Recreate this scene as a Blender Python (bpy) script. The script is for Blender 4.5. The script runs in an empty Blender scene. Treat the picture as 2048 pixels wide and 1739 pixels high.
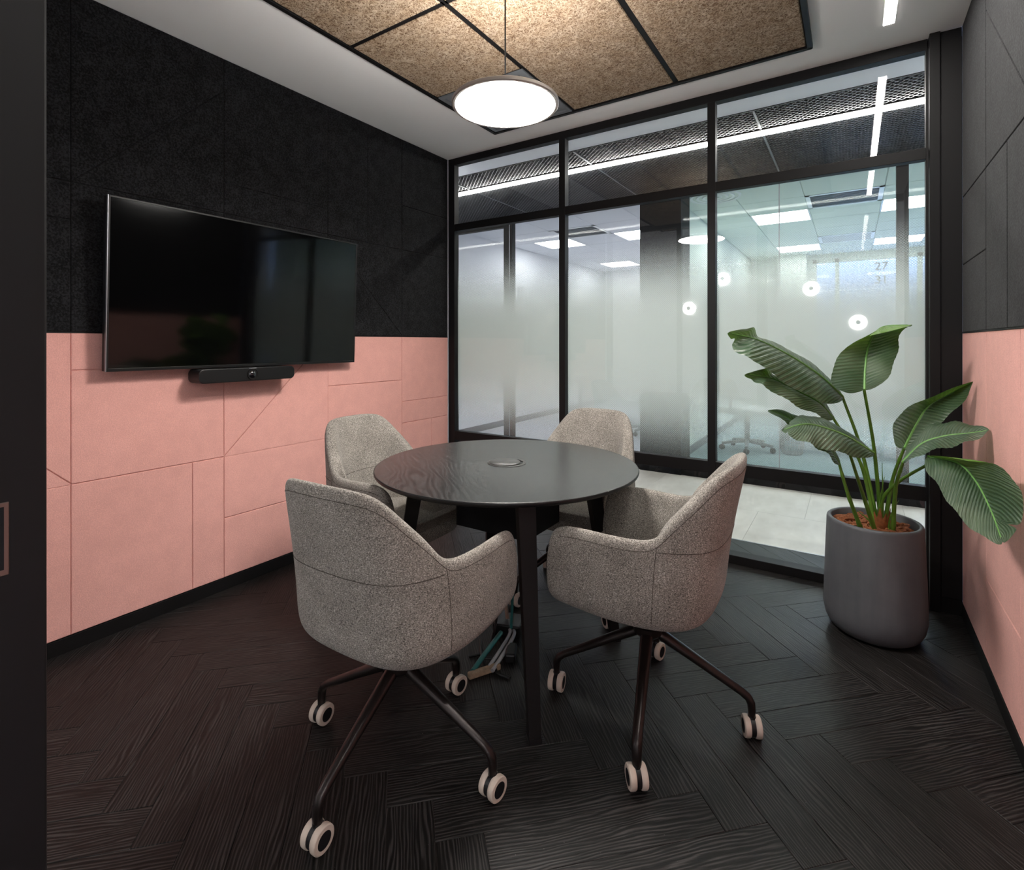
import bpy, bmesh, math, random
from mathutils import Vector, Matrix
random.seed(7)
PI = math.pi
SC = bpy.context.scene
COL = SC.collection

# ------------------------------------------------------------------ camera, world, exposure
cam_d = bpy.data.cameras.new('camera')
cam = bpy.data.objects.new('camera', cam_d)
COL.objects.link(cam)
cam.location = (0, 0, 1.25)
cam.rotation_euler = (PI / 2, 0.0008, 0.5809)
cam_d.sensor_fit = 'HORIZONTAL'
cam_d.sensor_width = 36.0
cam_d.lens = 1035.2 / 2048 * 36.0
cam_d.shift_y = -(869.5 - 685.07) / 2048
cam_d.clip_start = 0.02
SC.camera = cam
SC.view_settings.view_transform = 'Standard'
SC.view_settings.look = 'None'
SC.view_settings.gamma = 1.0
SC.view_settings.use_curve_mapping = False
SC.view_settings.exposure = 2.2
SC.cycles.max_bounces = 10
SC.cycles.diffuse_bounces = 5
SC.cycles.glossy_bounces = 5
SC.cycles.transparent_max_bounces = 24
SC.cycles.sample_clamp_indirect = 6.0
SC.cycles.caustics_reflective = False
SC.cycles.caustics_refractive = False
w = bpy.data.worlds.new('evening_sky')
SC.world = w
w.use_nodes = True
w.node_tree.nodes['Background'].inputs[0].default_value = (0.30, 0.42, 0.80, 1)
w.node_tree.nodes['Background'].inputs[1].default_value = 1.0

L_PENDANT = 27.0
L_UPLIGHT = 12.0
L_LINEAR = 21.0
L_CORRIDOR = 11.5
L_PANEL = 3.7
L_PANEL_R = 5.5
L_DISC = 3.5
L_LOBBY_FILL = 3.6  # strength of the added fill panels in the lobby

# ------------------------------------------------------------------ room measures (metres)
XL, XR, YG, YB, ZC = -2.657, 0.421, 3.135, 0.10, 2.69
YF, ZO = 4.966, 2.74            # far partition of the corridor, office ceiling height
ZP = 1.293                      # pink / black joint


# ------------------------------------------------------------------ node helpers
class NT:
    def __init__(s, name):
        s.m = bpy.data.materials.new(name)
        s.m.use_nodes = True
        s.t = s.m.node_tree
        s.t.nodes.clear()
        s.out = s.n('ShaderNodeOutputMaterial')
        s._tc = None

    def n(s, typ, **kw):
        nd = s.t.nodes.new(typ)
        for k, v in kw.items():
            setattr(nd, k, v)
        return nd

    def set(s, nd, **kw):
        for k, v in kw.items():
            key = k.replace('_', ' ')
            s.inp(nd, key, v)
        return nd

    def inp(s, nd, key, v):
        sock = nd.inputs[key]
        if hasattr(v, 'is_linked') or isinstance(v, bpy.types.NodeSocket):
            s.t.links.new(v, sock)
        else:
            if isinstance(v, (tuple, list)) and len(v) == 3 and sock.type == 'RGBA':
                v = (*v, 1)
            sock.default_value = v

    def obj(s):
        if not s._tc:
            s._tc = s.n('ShaderNodeTexCoord')
        return s._tc.outputs['Object']

    def mapping(s, vec, scale=(1, 1, 1), loc=(0, 0, 0), rot=(0, 0, 0)):
        nd = s.n('ShaderNodeMapping')
        s.inp(nd, 'Vector', vec)
        nd.inputs['Scale'].default_value = scale
        nd.inputs['Location'].default_value = loc
        nd.inputs['Rotation'].default_value = rot
        return nd.outputs[0]

    def noise(s, vec, scale, detail=2, rough=0.5, dist=0.0):
        nd = s.n('ShaderNodeTexNoise')
        s.inp(nd, 'Vector', vec)
        s.set(nd, Scale=scale, Detail=detail, Roughness=rough, Distortion=dist)
        return nd.outputs['Fac']

    def ramp(s, fac, stops):
        nd = s.n('ShaderNodeValToRGB')
        s.inp(nd, 'Fac', fac)
        el = nd.color_ramp.elements
        while len(el) < len(stops):
            el.new(0.5)
        for e, (p, c) in zip(el, stops):
            e.position = p
            e.color = (*c, 1) if len(c) == 3 else c
        return nd.outputs['Color']

    def math(s, op, a, b=0.0, c=0.0, clamp=False):
        nd = s.n('ShaderNodeMath', operation=op, use_clamp=clamp)
        for i, v in enumerate((a, b, c)):
            s.inp(nd, i, v)
        return nd.outputs[0]

    def mix(s, fac, a, b, mode='MIX'):
        nd = s.n('ShaderNodeMix', data_type='RGBA', blend_type=mode)
        s.inp(nd, 0, fac)
        s.inp(nd, 6, a)
        s.inp(nd, 7, b)
        return nd.outputs[2]

    def bump(s, h, strength=0.3, dist=0.002):
        nd = s.n('ShaderNodeBump')
        s.inp(nd, 'Height', h)
        nd.inputs['Strength'].default_value = strength
        nd.inputs['Distance'].default_value = dist
        return nd.outputs[0]

    def pbr(s, col, rough=0.5, metal=0.0, normal=None, spec=0.5, **kw):
        nd = s.n('ShaderNodeBsdfPrincipled')
        s.inp(nd, 'Base Color', col)
        s.inp(nd, 'Roughness', rough)
        s.inp(nd, 'Metallic', metal)
        s.inp(nd, 'Specular IOR Level', spec)
        if normal is not None:
            s.inp(nd, 'Normal', normal)
        for k, v in kw.items():
            s.inp(nd, k.replace('_', ' '), v)
        s.t.links.new(nd.outputs[0], s.out.inputs[0])
        return s.m

    def done(s, shader):
        s.t.links.new(shader, s.out.inputs[0])
        return s.m


def plain(name, col, rough=0.5, metal=0.0, spec=0.5, var=0.06, nscale=8.0):
    t = NT(name)
    f = t.noise(t.obj(), nscale, 3, 0.6)
    c = t.ramp(f, [(0.25, tuple(x * (1 - var) for x in col)), (0.75, tuple(min(1, x * (1 + var)) for x in col))])
    return t.pbr(c, rough, metal, spec=spec)


def emitter(name, col, strength):
    t = NT(name)
    e = t.n('ShaderNodeEmission')
    e.inputs[0].default_value = (*col, 1)
    e.inputs[1].default_value = strength
    return t.done(e.outputs[0])


def felt(name, col, var, sheen, sheen_col, gs=135):
    t = NT(name)
    v = t.obj()
    f1 = t.noise(v, gs, 3, 0.65)
    f2 = t.noise(v, 14, 3, 0.6)
    lo = tuple(x * (1 - var) for x in col)
    hi = tuple(min(1, x * (1 + 1.6 * var)) for x in col)
    c = t.ramp(t.math('ADD', t.math('MULTIPLY', f1, 0.75), t.math('MULTIPLY', f2, 0.25)), [(0.42, lo), (0.50, col), (0.60, hi)])
    return t.pbr(c, 0.95, 0, t.bump(f1, 0.5, 0.003), spec=0.15, Sheen_Weight=sheen, Sheen_Roughness=0.5, Sheen_Tint=(*sheen_col, 1))


M = {}
M['black_felt'] = felt('black_felt', (0.0095, 0.0095, 0.0105), 0.7, 0.07, (0.8, 0.8, 0.8))
M['pink_felt'] = felt('pink_felt', (0.72, 0.37, 0.325), 0.06, 0.15, (1.0, 0.75, 0.7), 260)
M['black_metal'] = plain('black_metal', (0.0055, 0.005, 0.0052), 0.55, 0.0, 0.22)
M['dark_bronze'] = plain('dark_bronze', (0.020, 0.015, 0.014), 0.30, 0.6, 0.5)
M['black_plastic'] = plain('black_plastic', (0.006, 0.006, 0.0065), 0.4, 0.0, 0.3)
M['matt_black'] = plain('matt_black', (0.006, 0.006, 0.007), 0.8, 0, 0.2)
M['grey_metal'] = plain('grey_metal', (0.30, 0.31, 0.33), 0.38, 0.8)
M['mid_grey'] = plain('mid_grey', (0.14, 0.15, 0.16), 0.5)
M['chrome'] = plain('chrome', (0.20, 0.17, 0.15), 0.35, 1.0)
M['ceiling_paint'] = plain('ceiling_paint', (0.93, 0.93, 0.92), 0.85, 0, 0.2, 0.01, 1.5)
M['office_white'] = plain('office_white', (0.74, 0.75, 0.79), 0.8, 0, 0.2, 0.012, 1.0)
M['office_green'] = plain('office_green', (0.69, 0.73, 0.69), 0.8, 0, 0.2, 0.012, 1.0)
M['white_laminate'] = plain('white_laminate', (0.75, 0.76, 0.78), 0.4)
M['pot_grey'] = None
M['grey_blade'] = plain('grey_blade', (0.11, 0.112, 0.118), 0.4, 0.5)
M['pale_rim'] = plain('pale_rim', (0.26, 0.225, 0.20), 0.4, 0.3)
M['caster_beige'] = plain('caster_beige', (0.50, 0.42, 0.355), 0.55, 0, 0.4, 0.07, 60)
M['teal_cable'] = plain('teal_cable', (0.012, 0.11, 0.105), 0.45)
M['grey_cable'] = plain('grey_cable', (0.24, 0.24, 0.25), 0.4)
M['cardboard'] = plain('cardboard', (0.26, 0.19, 0.13), 0.9, 0, 0.2, 0.3, 60)
M['brown_cable'] = plain('brown_cable', (0.20, 0.13, 0.10), 0.4)
M['pendant_glow'] = emitter('pendant_glow', (1.0, 0.96, 0.91), L_PENDANT)
M['linear_glow'] = emitter('linear_glow', (1.0, 0.96, 0.91), L_LINEAR)
M['corridor_glow'] = emitter('corridor_glow', (1.0, 0.97, 0.93), L_CORRIDOR)
M['panel_glow'] = emitter('panel_glow', (0.97, 0.98, 1.0), L_PANEL)
M['panel_glow_right'] = emitter('panel_glow_right', (0.97, 0.98, 1.0), L_PANEL_R)
M['uplight_glow'] = emitter('uplight_glow', (1.0, 0.96, 0.91), L_UPLIGHT)
M['disc_glow'] = emitter('disc_glow', (1.0, 0.95, 0.9), L_DISC)
M['lobby_fill_glow'] = emitter('lobby_fill_glow', (1.0, 0.96, 0.92), L_LOBBY_FILL)


def m_plank():
    t = NT('black_oak_plank')
    v = t.obj()
    oi = t.n('ShaderNodeObjectInfo')
    cmb = t.n('ShaderNodeCombineXYZ')
    t.inp(cmb, 0, t.math('MULTIPLY', oi.outputs['Random'], 37.0))
    t.inp(cmb, 1, t.math('MULTIPLY', oi.outputs['Random'], 91.0))
    add = t.n('ShaderNodeVectorMath', operation='ADD')
    t.inp(add, 0, v)
    t.inp(add, 1, cmb.outputs[0])
    p = add.outputs[0]
    warp = t.noise(t.mapping(p, (1.6, 9, 9)), 1.0, 3, 0.6)
    sep = t.n('ShaderNodeSeparateXYZ')
    t.inp(sep, 0, p)
    # grain lines run along local x
    g = t.math('ADD', t.math('MULTIPLY', sep.outputs[1], 700.0), t.math('MULTIPLY', warp, 52.0))
    g = t.math('SINE', g)
    fine = t.noise(t.mapping(p, (9, 260, 1)), 1.0, 3, 0.7)
    blot = t.noise(t.mapping(p, (3, 14, 1)), 1.0, 3, 0.6)
    h = t.math('ADD', t.math('MULTIPLY', t.math('MULTIPLY', g, 0.38), blot), fine)
    tone = t.math('MULTIPLY_ADD', oi.outputs['Random'], 0.30, 0.82)
    c = t.ramp(h, [(0.24, (0.0022, 0.002, 0.002)), (0.50, (0.0068, 0.0063, 0.0061)), (0.74, (0.034, 0.031, 0.030))])
    c = t.mix(1.0, c, t.n('ShaderNodeCombineColor').outputs[0], 'MULTIPLY') if False else c
    sc = t.n('ShaderNodeVectorMath', operation='SCALE')
    t.inp(sc, 0, c)
    t.inp(sc, 'Scale', tone)
    speck = t.noise(t.mapping(p, (150, 150, 150)), 1.0, 1, 0.5)
    sp = t.math('GREATER_THAN', speck, 0.80)
    col = t.mix(t.math('MULTIPLY', sp, 0.35), sc.outputs[0], (0.25, 0.23, 0.22))
    r = t.math('MULTIPLY_ADD', blot, 0.22, 0.33)
    return t.pbr(col, r, 0, t.bump(h, 0.30, 0.0016), spec=0.22)


def m_table():
    t = NT('black_stained_ash')
    v = t.mapping(t.obj(), (1, 1, 1), rot=(0, 0, math.radians(35)))
    warp = t.noise(t.mapping(v, (2.2, 6, 1)), 1.0, 2, 0.5)
    sep = t.n('ShaderNodeSeparateXYZ')
    t.inp(sep, 0, v)
    g = t.math('SINE', t.math('ADD', t.math('MULTIPLY', sep.outputs[1], 300.0), t.math('MULTIPLY', warp, 70.0)))
    fine = t.noise(t.mapping(v, (12, 300, 1)), 1.0, 2, 0.6)
    h = t.math('ADD', t.math('MULTIPLY', g, 0.35), fine)
    c = t.ramp(h, [(0.2, (0.016, 0.017, 0.017)), (0.75, (0.034, 0.034, 0.034))])
    return t.pbr(c, 0.27, 0, t.bump(h, 0.10, 0.0008), spec=0.95)


def m_fabric():
    t = NT('grey_beige_tweed')
    v = t.obj()
    f1 = t.noise(t.mapping(v, (1, 1, 1.6)), 270, 2, 0.6)
    f2 = t.noise(t.mapping(v, (1.3, 1.3, 0.8)), 520, 2, 0.6)
    f3 = t.noise(v, 9, 3, 0.6)
    f = t.math('ADD', t.math('MULTIPLY', f1, 0.6), t.math('ADD', t.math('MULTIPLY', f2, 0.28), t.math('MULTIPLY', f3, 0.12)))
    c = t.ramp(f, [(0.36, (0.028, 0.025, 0.022)), (0.47, (0.172, 0.157, 0.138)), (0.55, (0.26, 0.237, 0.210)), (0.66, (0.56, 0.52, 0.465))])
    return t.pbr(c, 0.95, 0, t.bump(f, 0.6, 0.003), spec=0.15, Sheen_Weight=0.12)


def m_woodwool():
    t = NT('wood_wool')
    v = t.obj()
    tot = None
    for k, (s, wd) in enumerate(((42, 0.050), (55, 0.050), (68, 0.052), (80, 0.055))):
        f = t.noise(t.mapping(v, (1, 1, 0.2), (k * 7.3, k * 3.1, k)), s, 1, 0.4, 0.6)
        d = t.math('ABSOLUTE', t.math('SUBTRACT', f, 0.5))
        l = t.math('SUBTRACT', 1.0, t.math('DIVIDE', d, wd), clamp=True)
        tot = l if tot is None else t.math('MAXIMUM', tot, l)
    base = t.noise(v, 26, 4, 0.7)
    c0 = t.ramp(base, [(0.3, (0.10, 0.055, 0.030)), (0.7, (0.26, 0.175, 0.11))])
    c1 = t.ramp(t.noise(v, 12, 2, 0.6), [(0.3, (0.50, 0.37, 0.25)), (0.7, (0.64, 0.51, 0.38))])
    c = t.mix(t.math('MULTIPLY', tot, 0.9), c0, c1)
    return t.pbr(c, 0.95, 0, t.bump(tot, 0.7, 0.003), spec=0.1)


def m_glass(name, tint, f0=0.035):
    t = NT(name)
    lw = t.n('ShaderNodeLayerWeight')
    lw.inputs['Blend'].default_value = 0.5
    f = t.math('MULTIPLY_ADD', t.math('POWER', lw.outputs['Facing'], 5.0), 0.85, f0)
    tr = t.n('ShaderNodeBsdfTransparent')
    tr.inputs[0].default_value = (*tint, 1)
    gl = t.n('ShaderNodeBsdfGlossy')
    gl.inputs['Roughness'].default_value = 0.0
    mx = t.n('ShaderNodeMixShader')
    t.inp(mx, 0, f)
    t.t.links.new(tr.outputs[0], mx.inputs[1])
    t.t.links.new(gl.outputs[0], mx.inputs[2])
    return t.done(mx.outputs[0])


def m_film():
    """dotted frosted film, printed as a fade: dense in the middle band, open above and below"""
    t = NT('frosted_film')
    sep = t.n('ShaderNodeSeparateXYZ')
    t.inp(sep, 0, t.obj())
    z = sep.outputs[2]
    mr = t.n('ShaderNodeMapRange', interpolation_type='SMOOTHERSTEP')
    t.inp(mr, 0, z)
    for i, v in enumerate((1.98, 1.28, 0.0, 1.0)):
        mr.inputs[i + 1].default_value = v
    mr2 = t.n('ShaderNodeMapRange', interpolation_type='SMOOTHERSTEP')
    t.inp(mr2, 0, z)
    for i, v in enumerate((0.40, 1.22, 0.0, 1.0)):
        mr2.inputs[i + 1].default_value = v
    g = t.math('MULTIPLY', mr.outputs[0], mr2.outputs[0])
    K = 2 * PI / 0.0125
    dots = t.math('MULTIPLY', t.math('SINE', t.math('MULTIPLY', sep.outputs[0], K)), t.math('SINE', t.math('MULTIPLY', z, K)))
    amp = t.math('MULTIPLY', t.math('MULTIPLY', g, t.math('SUBTRACT', 1.0, g)), 0.8)
    a = t.math('MULTIPLY', t.math('MULTIPLY_ADD', dots, amp, g, clamp=True), 0.90)
    df = t.n('ShaderNodeBsdfDiffuse')
    df.inputs[0].default_value = (0.74, 0.77, 0.745, 1)
    tl = t.n('ShaderNodeBsdfTranslucent')
    tl.inputs[0].default_value = (0.76, 0.80, 0.77, 1)
    m1 = t.n('ShaderNodeMixShader')
    m1.inputs[0].default_value = 0.6
    t.t.links.new(df.outputs[0], m1.inputs[1])
    t.t.links.new(tl.outputs[0], m1.inputs[2])
    tr = t.n('ShaderNodeBsdfTransparent')
    m2 = t.n('ShaderNodeMixShader')
    t.inp(m2, 0, a)
    t.t.links.new(tr.outputs[0], m2.inputs[1])
    t.t.links.new(m1.outputs[0], m2.inputs[2])
    return t.done(m2.outputs[0])


def m_leaf():
    t = NT('banana_leaf')
    uv = t.n('ShaderNodeUVMap')
    sep = t.n('ShaderNodeSeparateXYZ')
    t.inp(sep, 0, uv.outputs[0])
    u, v = sep.outputs[0], sep.outputs[1]
    au = t.math('ABSOLUTE', t.math('SUBTRACT', u, 0.5))
    ph = t.math('ADD', v, t.math('MULTIPLY', au, -0.35))
    wob = t.noise(t.obj(), 12, 2, 0.5)
    w1 = t.math('SINE', t.math('ADD', t.math('MULTIPLY', ph, 2 * PI * 26), t.math('MULTIPLY', wob, 6.0)))
    w2 = t.math('SINE', t.math('MULTIPLY', ph, 2 * PI * 75))
    h = t.math('ADD', w1, t.math('MULTIPLY', w2, 0.3))
    big = t.noise(t.obj(), 7, 2, 0.5)
    top = t.ramp(t.math('ADD', t.math('MULTIPLY', big, 0.8), t.math('MULTIPLY', w1, 0.08)), [(0.3, (0.026, 0.058, 0.028)), (0.68, (0.115, 0.160, 0.100))])
    geo = t.n('ShaderNodeNewGeometry')
    under = t.ramp(big, [(0.3, (0.075, 0.17, 0.012)), (0.7, (0.13, 0.26, 0.025))])
    c = t.mix(geo.outputs['Backfacing'], top, under)
    nrm = t.bump(h, 0.5, 0.003)
    bs = t.n('ShaderNodeBsdfPrincipled')
    t.inp(bs, 'Base Color', c)
    bs.inputs['Roughness'].default_value = 0.37
    bs.inputs['Specular IOR Level'].default_value = 0.6
    t.inp(bs, 'Normal', nrm)
    tl = t.n('ShaderNodeBsdfTranslucent')
    tl.inputs[0].default_value = (0.16, 0.36, 0.03, 1)
    mx = t.n('ShaderNodeMixShader')
    mx.inputs[0].default_value = 0.16
    t.t.links.new(bs.outputs[0], mx.inputs[1])
    t.t.links.new(tl.outputs[0], mx.inputs[2])
    return t.done(mx.outputs[0])


def m_pot():
    t = NT('grey_concrete_pot')
    v = t.obj()
    f = t.noise(v, 5, 5, 0.65)
    st = t.noise(t.mapping(v, (30, 30, 3)), 1.0, 3, 0.6)
    c = t.ramp(t.math('ADD', t.math('MULTIPLY', f, 0.6), t.math('MULTIPLY', st, 0.4)), [(0.3, (0.068, 0.072, 0.079)), (0.7, (0.106, 0.110, 0.119))])
    return t.pbr(c, 0.5, 0, t.bump(f, 0.1, 0.002), spec=0.45)


def m_bark():
    t = NT('bark')
    f = t.noise(t.mapping(t.obj(), (1, 3, 3)), 40, 4, 0.7)
    c = t.ramp(f, [(0.3, (0.075, 0.022, 0.010)), (0.7, (0.36, 0.135, 0.060))])
    return t.pbr(c, 0.9, 0, t.bump(f, 0.7, 0.004), spec=0.2)


def m_beige_tile():
    t = NT('beige_tile')
    v = t.obj()
    f = t.noise(t.mapping(v, (3, 1.2, 1)), 3, 5, 0.65)
    c = t.ramp(f, [(0.3, (0.55, 0.52, 0.47)), (0.7, (0.68, 0.65, 0.60))])
    return t.pbr(c, 0.45, 0, spec=0.4)


def m_carpet(name, a, b):
    t = NT(name)
    f = t.noise(t.mapping(t.obj(), (3, 14, 1)), 6, 4, 0.7)
    c = t.ramp(f, [(0.35, a), (0.65, b)])
    return t.pbr(c, 0.9, 0, spec=0.2)


def m_screen():
    t = NT('tv_screen')
    f = t.noise(t.obj(), 3, 1, 0.5)
    c = t.ramp(f, [(0.3, (0.0012, 0.0012, 0.0014)), (0.7, (0.0018, 0.0018, 0.002))])
    return t.pbr(c, 0.07, 0, spec=0.35)


M['plank'] = m_plank()
M['table_wood'] = m_table()
M['fabric'] = m_fabric()
M['wood_wool'] = m_woodwool()
M['glass'] = m_glass('clear_glass', (0.975, 0.985, 0.98))
M['glass_green'] = m_glass('green_glass', (0.93, 0.97, 0.945), 0.005)
M['glass_far'] = m_glass('office_glass', (0.975, 0.985, 0.98), 0.005)
M['film'] = m_film()
M['leaf'] = m_leaf()
M['midrib'] = plain('midrib_green', (0.12, 0.28, 0.065), 0.4, 0, 0.5, 0.15, 30)
M['stem'] = plain('stem_green', (0.10, 0.22, 0.025), 0.45, 0, 0.5, 0.3, 25)
M['sheath'] = plain('brown_sheath', (0.22, 0.075, 0.025), 0.7, 0, 0.3, 0.4, 40)
M['pot_grey'] = m_pot()
M['bark'] = m_bark()
M['beige_tile'] = m_beige_tile()
M['carpet_grey'] = m_carpet('carpet_grey', (0.30, 0.31, 0.33), (0.50, 0.51, 0.54))
M['carpet_blue'] = m_carpet('carpet_blue', (0.17, 0.23, 0.25), (0.30, 0.36, 0.38))
M['screen'] = m_screen()
M['seam'] = plain('seam_thread', (0.055, 0.047, 0.040), 0.9, 0, 0.1)
M['lettering'] = plain('lettering_grey', (0.045, 0.05, 0.052), 0.7)
M['port_grey'] = plain('port_grey', (0.035, 0.034, 0.033), 0.3, 0, 0.9)
M['lens'] = plain('lens_glass', (0.004, 0.004, 0.006), 0.05, 0, 0.9)


# ------------------------------------------------------------------ mesh helpers
class MB:
    def __init__(s):
        s.v, s.f, s.mi, s.smooth, s.uv = [], [], [], [], None

    def add(s, vs, fs, mi=0, smooth=False):
        o = len(s.v)
        s.v += [tuple(p) for p in vs]
        for f in fs:
            s.f.append(tuple(o + i for i in f))
            s.mi.append(mi)
            s.smooth.append(smooth)
        return s

    def box(s, lo, hi, mi=0, bev=0.0):
        x0, y0, z0 = lo
        x1, y1, z1 = hi
        if bev <= 0:
            vs = [(x, y, z) for z in (z0, z1) for y in (y0, y1) for x in (x0, x1)]
            return s.add(vs, [(0, 2, 3, 1), (4, 5, 7, 6), (0, 1, 5, 4), (2, 6, 7, 3), (0, 4, 6, 2), (1, 3, 7, 5)], mi)
        bm = bmesh.new()
        bmesh.ops.create_cube(bm, size=1)
        for v in bm.verts:
            v.co = Vector(((x0 + x1) / 2 + v.co.x * (x1 - x0), (y0 + y1) / 2 + v.co.y * (y1 - y0), (z0 + z1) / 2 + v.co.z * (z1 - z0)))
        bmesh.ops.bevel(bm, geom=bm.edges[:], offset=bev, segments=2, affect='EDGES', profile=0.5)
        s.bm(bm, mi)
        bm.free()
        return s

    def bm(s, bm, mi=0, smooth=False):
        bm.verts.index_update()
        return s.add([v.co[:] for v in bm.verts], [[v.index for v in f.verts] for f in bm.faces], mi, smooth)

    def tube(s, pts, r, n=10, mi=0, cap=True, flat=1.0, up=None):
        """swept tube; r is a number or one per point; flat squashes the second axis"""
        pts = [Vector(p) for p in pts]
        rs = r if isinstance(r, (list, tuple)) else [r] * len(pts)
        vs, fs = [], []
        prev = None
        for i, p in enumerate(pts):
            d = (pts[min(i + 1, len(pts) - 1)] - pts[max(i - 1, 0)]).normalized()
            if prev is None:
                ref = Vector(up) if up else (Vector((0, 0, 1)) if abs(d.z) < 0.9 else Vector((1, 0, 0)))
                a = d.cross(ref).normalized()
            else:
                a = (prev - d * prev.dot(d)).normalized()
            prev = a
            b = d.cross(a)
            for k in range(n):
                t = 2 * PI * k / n
                vs.append(p + a * (math.cos(t) * rs[i]) + b * (math.sin(t) * rs[i] * flat))
        m = len(pts)
        for i in range(m - 1):
            for k in range(n):
                fs.append((i * n + k, i * n + (k + 1) % n, (i + 1) * n + (k + 1) % n, (i + 1) * n + k))
        if cap:
            fs.append(tuple(range(n - 1, -1, -1)))
            fs.append(tuple((m - 1) * n + k for k in range(n)))
        return s.add(vs, fs, mi, True)

    def lathe(s, prof, n=48, c=(0, 0, 0), mi=0, axis='z', smooth=True, cap=True):
        vs, fs = [], []
        for r, z in prof:
            for k in range(n):
                t = 2 * PI * k / n
                x, y = r * math.cos(t), r * math.sin(t)
                if axis == 'z':
                    p = (x, y, z)
                elif axis == 'x':
                    p = (z, x, y)
                else:
                    p = (x, -z, y)
                vs.append((c[0] + p[0], c[1] + p[1], c[2] + p[2]))
        m = len(prof)
        for i in range(m - 1):
            for k in range(n):
                fs.append((i * n + k, i * n + (k + 1) % n, (i + 1) * n + (k + 1) % n, (i + 1) * n + k))
        if cap:
            if prof[0][0] > 1e-6:
                fs.append(tuple(range(n - 1, -1, -1)))
            if prof[-1][0] > 1e-6:
                fs.append(tuple((m - 1) * n + k for k in range(n)))
        return s.add(vs, fs, mi, smooth)

    def mesh(s, name, mats, auto=40):
        me = bpy.data.meshes.new(name)
        me.from_pydata(s.v, [], s.f)
        for mt in (mats if isinstance(mats, (list, tuple)) else [mats]):
            me.materials.append(mt)
        me.polygons.foreach_set('material_index', s.mi)
        me.polygons.foreach_set('use_smooth', s.smooth)
        bm = bmesh.new()
        bm.from_mesh(me)
        bmesh.ops.remove_doubles(bm, verts=bm.verts, dist=1e-6)
        bmesh.ops.recalc_face_normals(bm, faces=bm.faces)
        for e in bm.edges:
            if len(e.link_faces) == 2 and e.calc_face_angle(0) > math.radians(auto):
                e.smooth = False
        bm.to_mesh(me)
        bm.free()
        me.update()
        return me


def link(o, parent=None):
    COL.objects.link(o)
    if parent is not None:
        o.parent = parent
    return o


def obj(name, mb, mats, parent=None, loc=(0, 0, 0), rot=(0, 0, 0), label=None, auto=40):
    me = mb.mesh(name, mats, auto) if isinstance(mb, MB) else mb
    o = bpy.data.objects.new(name, me)
    o.location = loc
    o.rotation_euler = rot
    link(o, parent)
    if label:
        o['label'] = label
    return o


def tag(o, label, cat, group=None):
    o['label'] = label
    o['category'] = cat
    if group:
        o['group'] = group
    return o


def thing(name, label, cat, loc=(0, 0, 0), rotz=0, group=None):
    o = bpy.data.objects.new(name, None)
    o.empty_display_size = 0.1
    o.location = loc
    o.rotation_euler = (0, 0, rotz)
    link(o)
    return tag(o, label, cat, group)


def struct(name, mb, mats, label, cat, parent=None):
    o = obj(name, mb, mats, parent)
    o['kind'] = 'structure'
    return tag(o, label, cat)


def dup(root):
    def rec(o, parent):
        c = o.copy()
        COL.objects.link(c)
        c.parent = parent
        for ch in o.children:
            rec(ch, c)
        return c
    return rec(root, None)


def B(lo, hi, bev=0.0):
    return MB().box(lo, hi, 0, bev)


# ------------------------------------------------------------------ polygons for panels and planks
def clip_half(poly, a, b, c):
    """keep a*x+b*y<=c"""
    out = []
    for i in range(len(poly)):
        p, q = poly[i], poly[(i + 1) % len(poly)]
        dp, dq = a * p[0] + b * p[1] - c, a * q[0] + b * q[1] - c
        if dp <= 0:
            out.append(p)
        if (dp < 0 < dq) or (dq < 0 < dp):
            t = dp / (dp - dq)
            out.append((p[0] + (q[0] - p[0]) * t, p[1] + (q[1] - p[1]) * t))
    return out


def area(p):
    return 0.5 * sum(p[i][0] * p[(i + 1) % len(p)][1] - p[(i + 1) % len(p)][0] * p[i][1] for i in range(len(p)))


def clean(p):
    q = []
    for v in p:
        if not q or math.hypot(v[0] - q[-1][0], v[1] - q[-1][1]) > 1e-5:
            q.append(v)
    if len(q) > 1 and math.hypot(q[0][0] - q[-1][0], q[0][1] - q[-1][1]) < 1e-5:
        q.pop()
    return q


def inset(poly, d):
    """convex counter-clockwise polygon shrunk by d"""
    if area(poly) < 0:
        poly = poly[::-1]
    out = poly
    for i in range(len(poly)):
        p, q = poly[i], poly[(i + 1) % len(poly)]
        ex, ey = q[0] - p[0], q[1] - p[1]
        l = math.hypot(ex, ey)
        if l < 1e-6:
            continue
        nx, ny = ey / l, -ex / l
        out = clip_half(out, nx, ny, nx * p[0] + ny * p[1] - d)
    return clean(out)


def inside(poly, p):
    if area(poly) < 0:
        poly = poly[::-1]
    return all((q[0] - r[0]) * (p[1] - r[1]) - (q[1] - r[1]) * (p[0] - r[0]) > 1e-7 for r, q in zip(poly, poly[1:] + poly[:1]))


def cut(polys, p, q):
    mid = ((p[0] + q[0]) / 2, (p[1] + q[1]) / 2)
    nx, ny = q[1] - p[1], p[0] - q[0]
    c = nx * p[0] + ny * p[1]
    out = []
    for k in polys:
        if inside(k, mid):
            for a in (clip_half(k, nx, ny, c), clip_half(k, -nx, -ny, -c)):
                a = clean(a)
                if len(a) > 2 and abs(area(a)) > 1e-5:
                    out.append(a)
        else:
            out.append(k)
    return out


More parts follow.
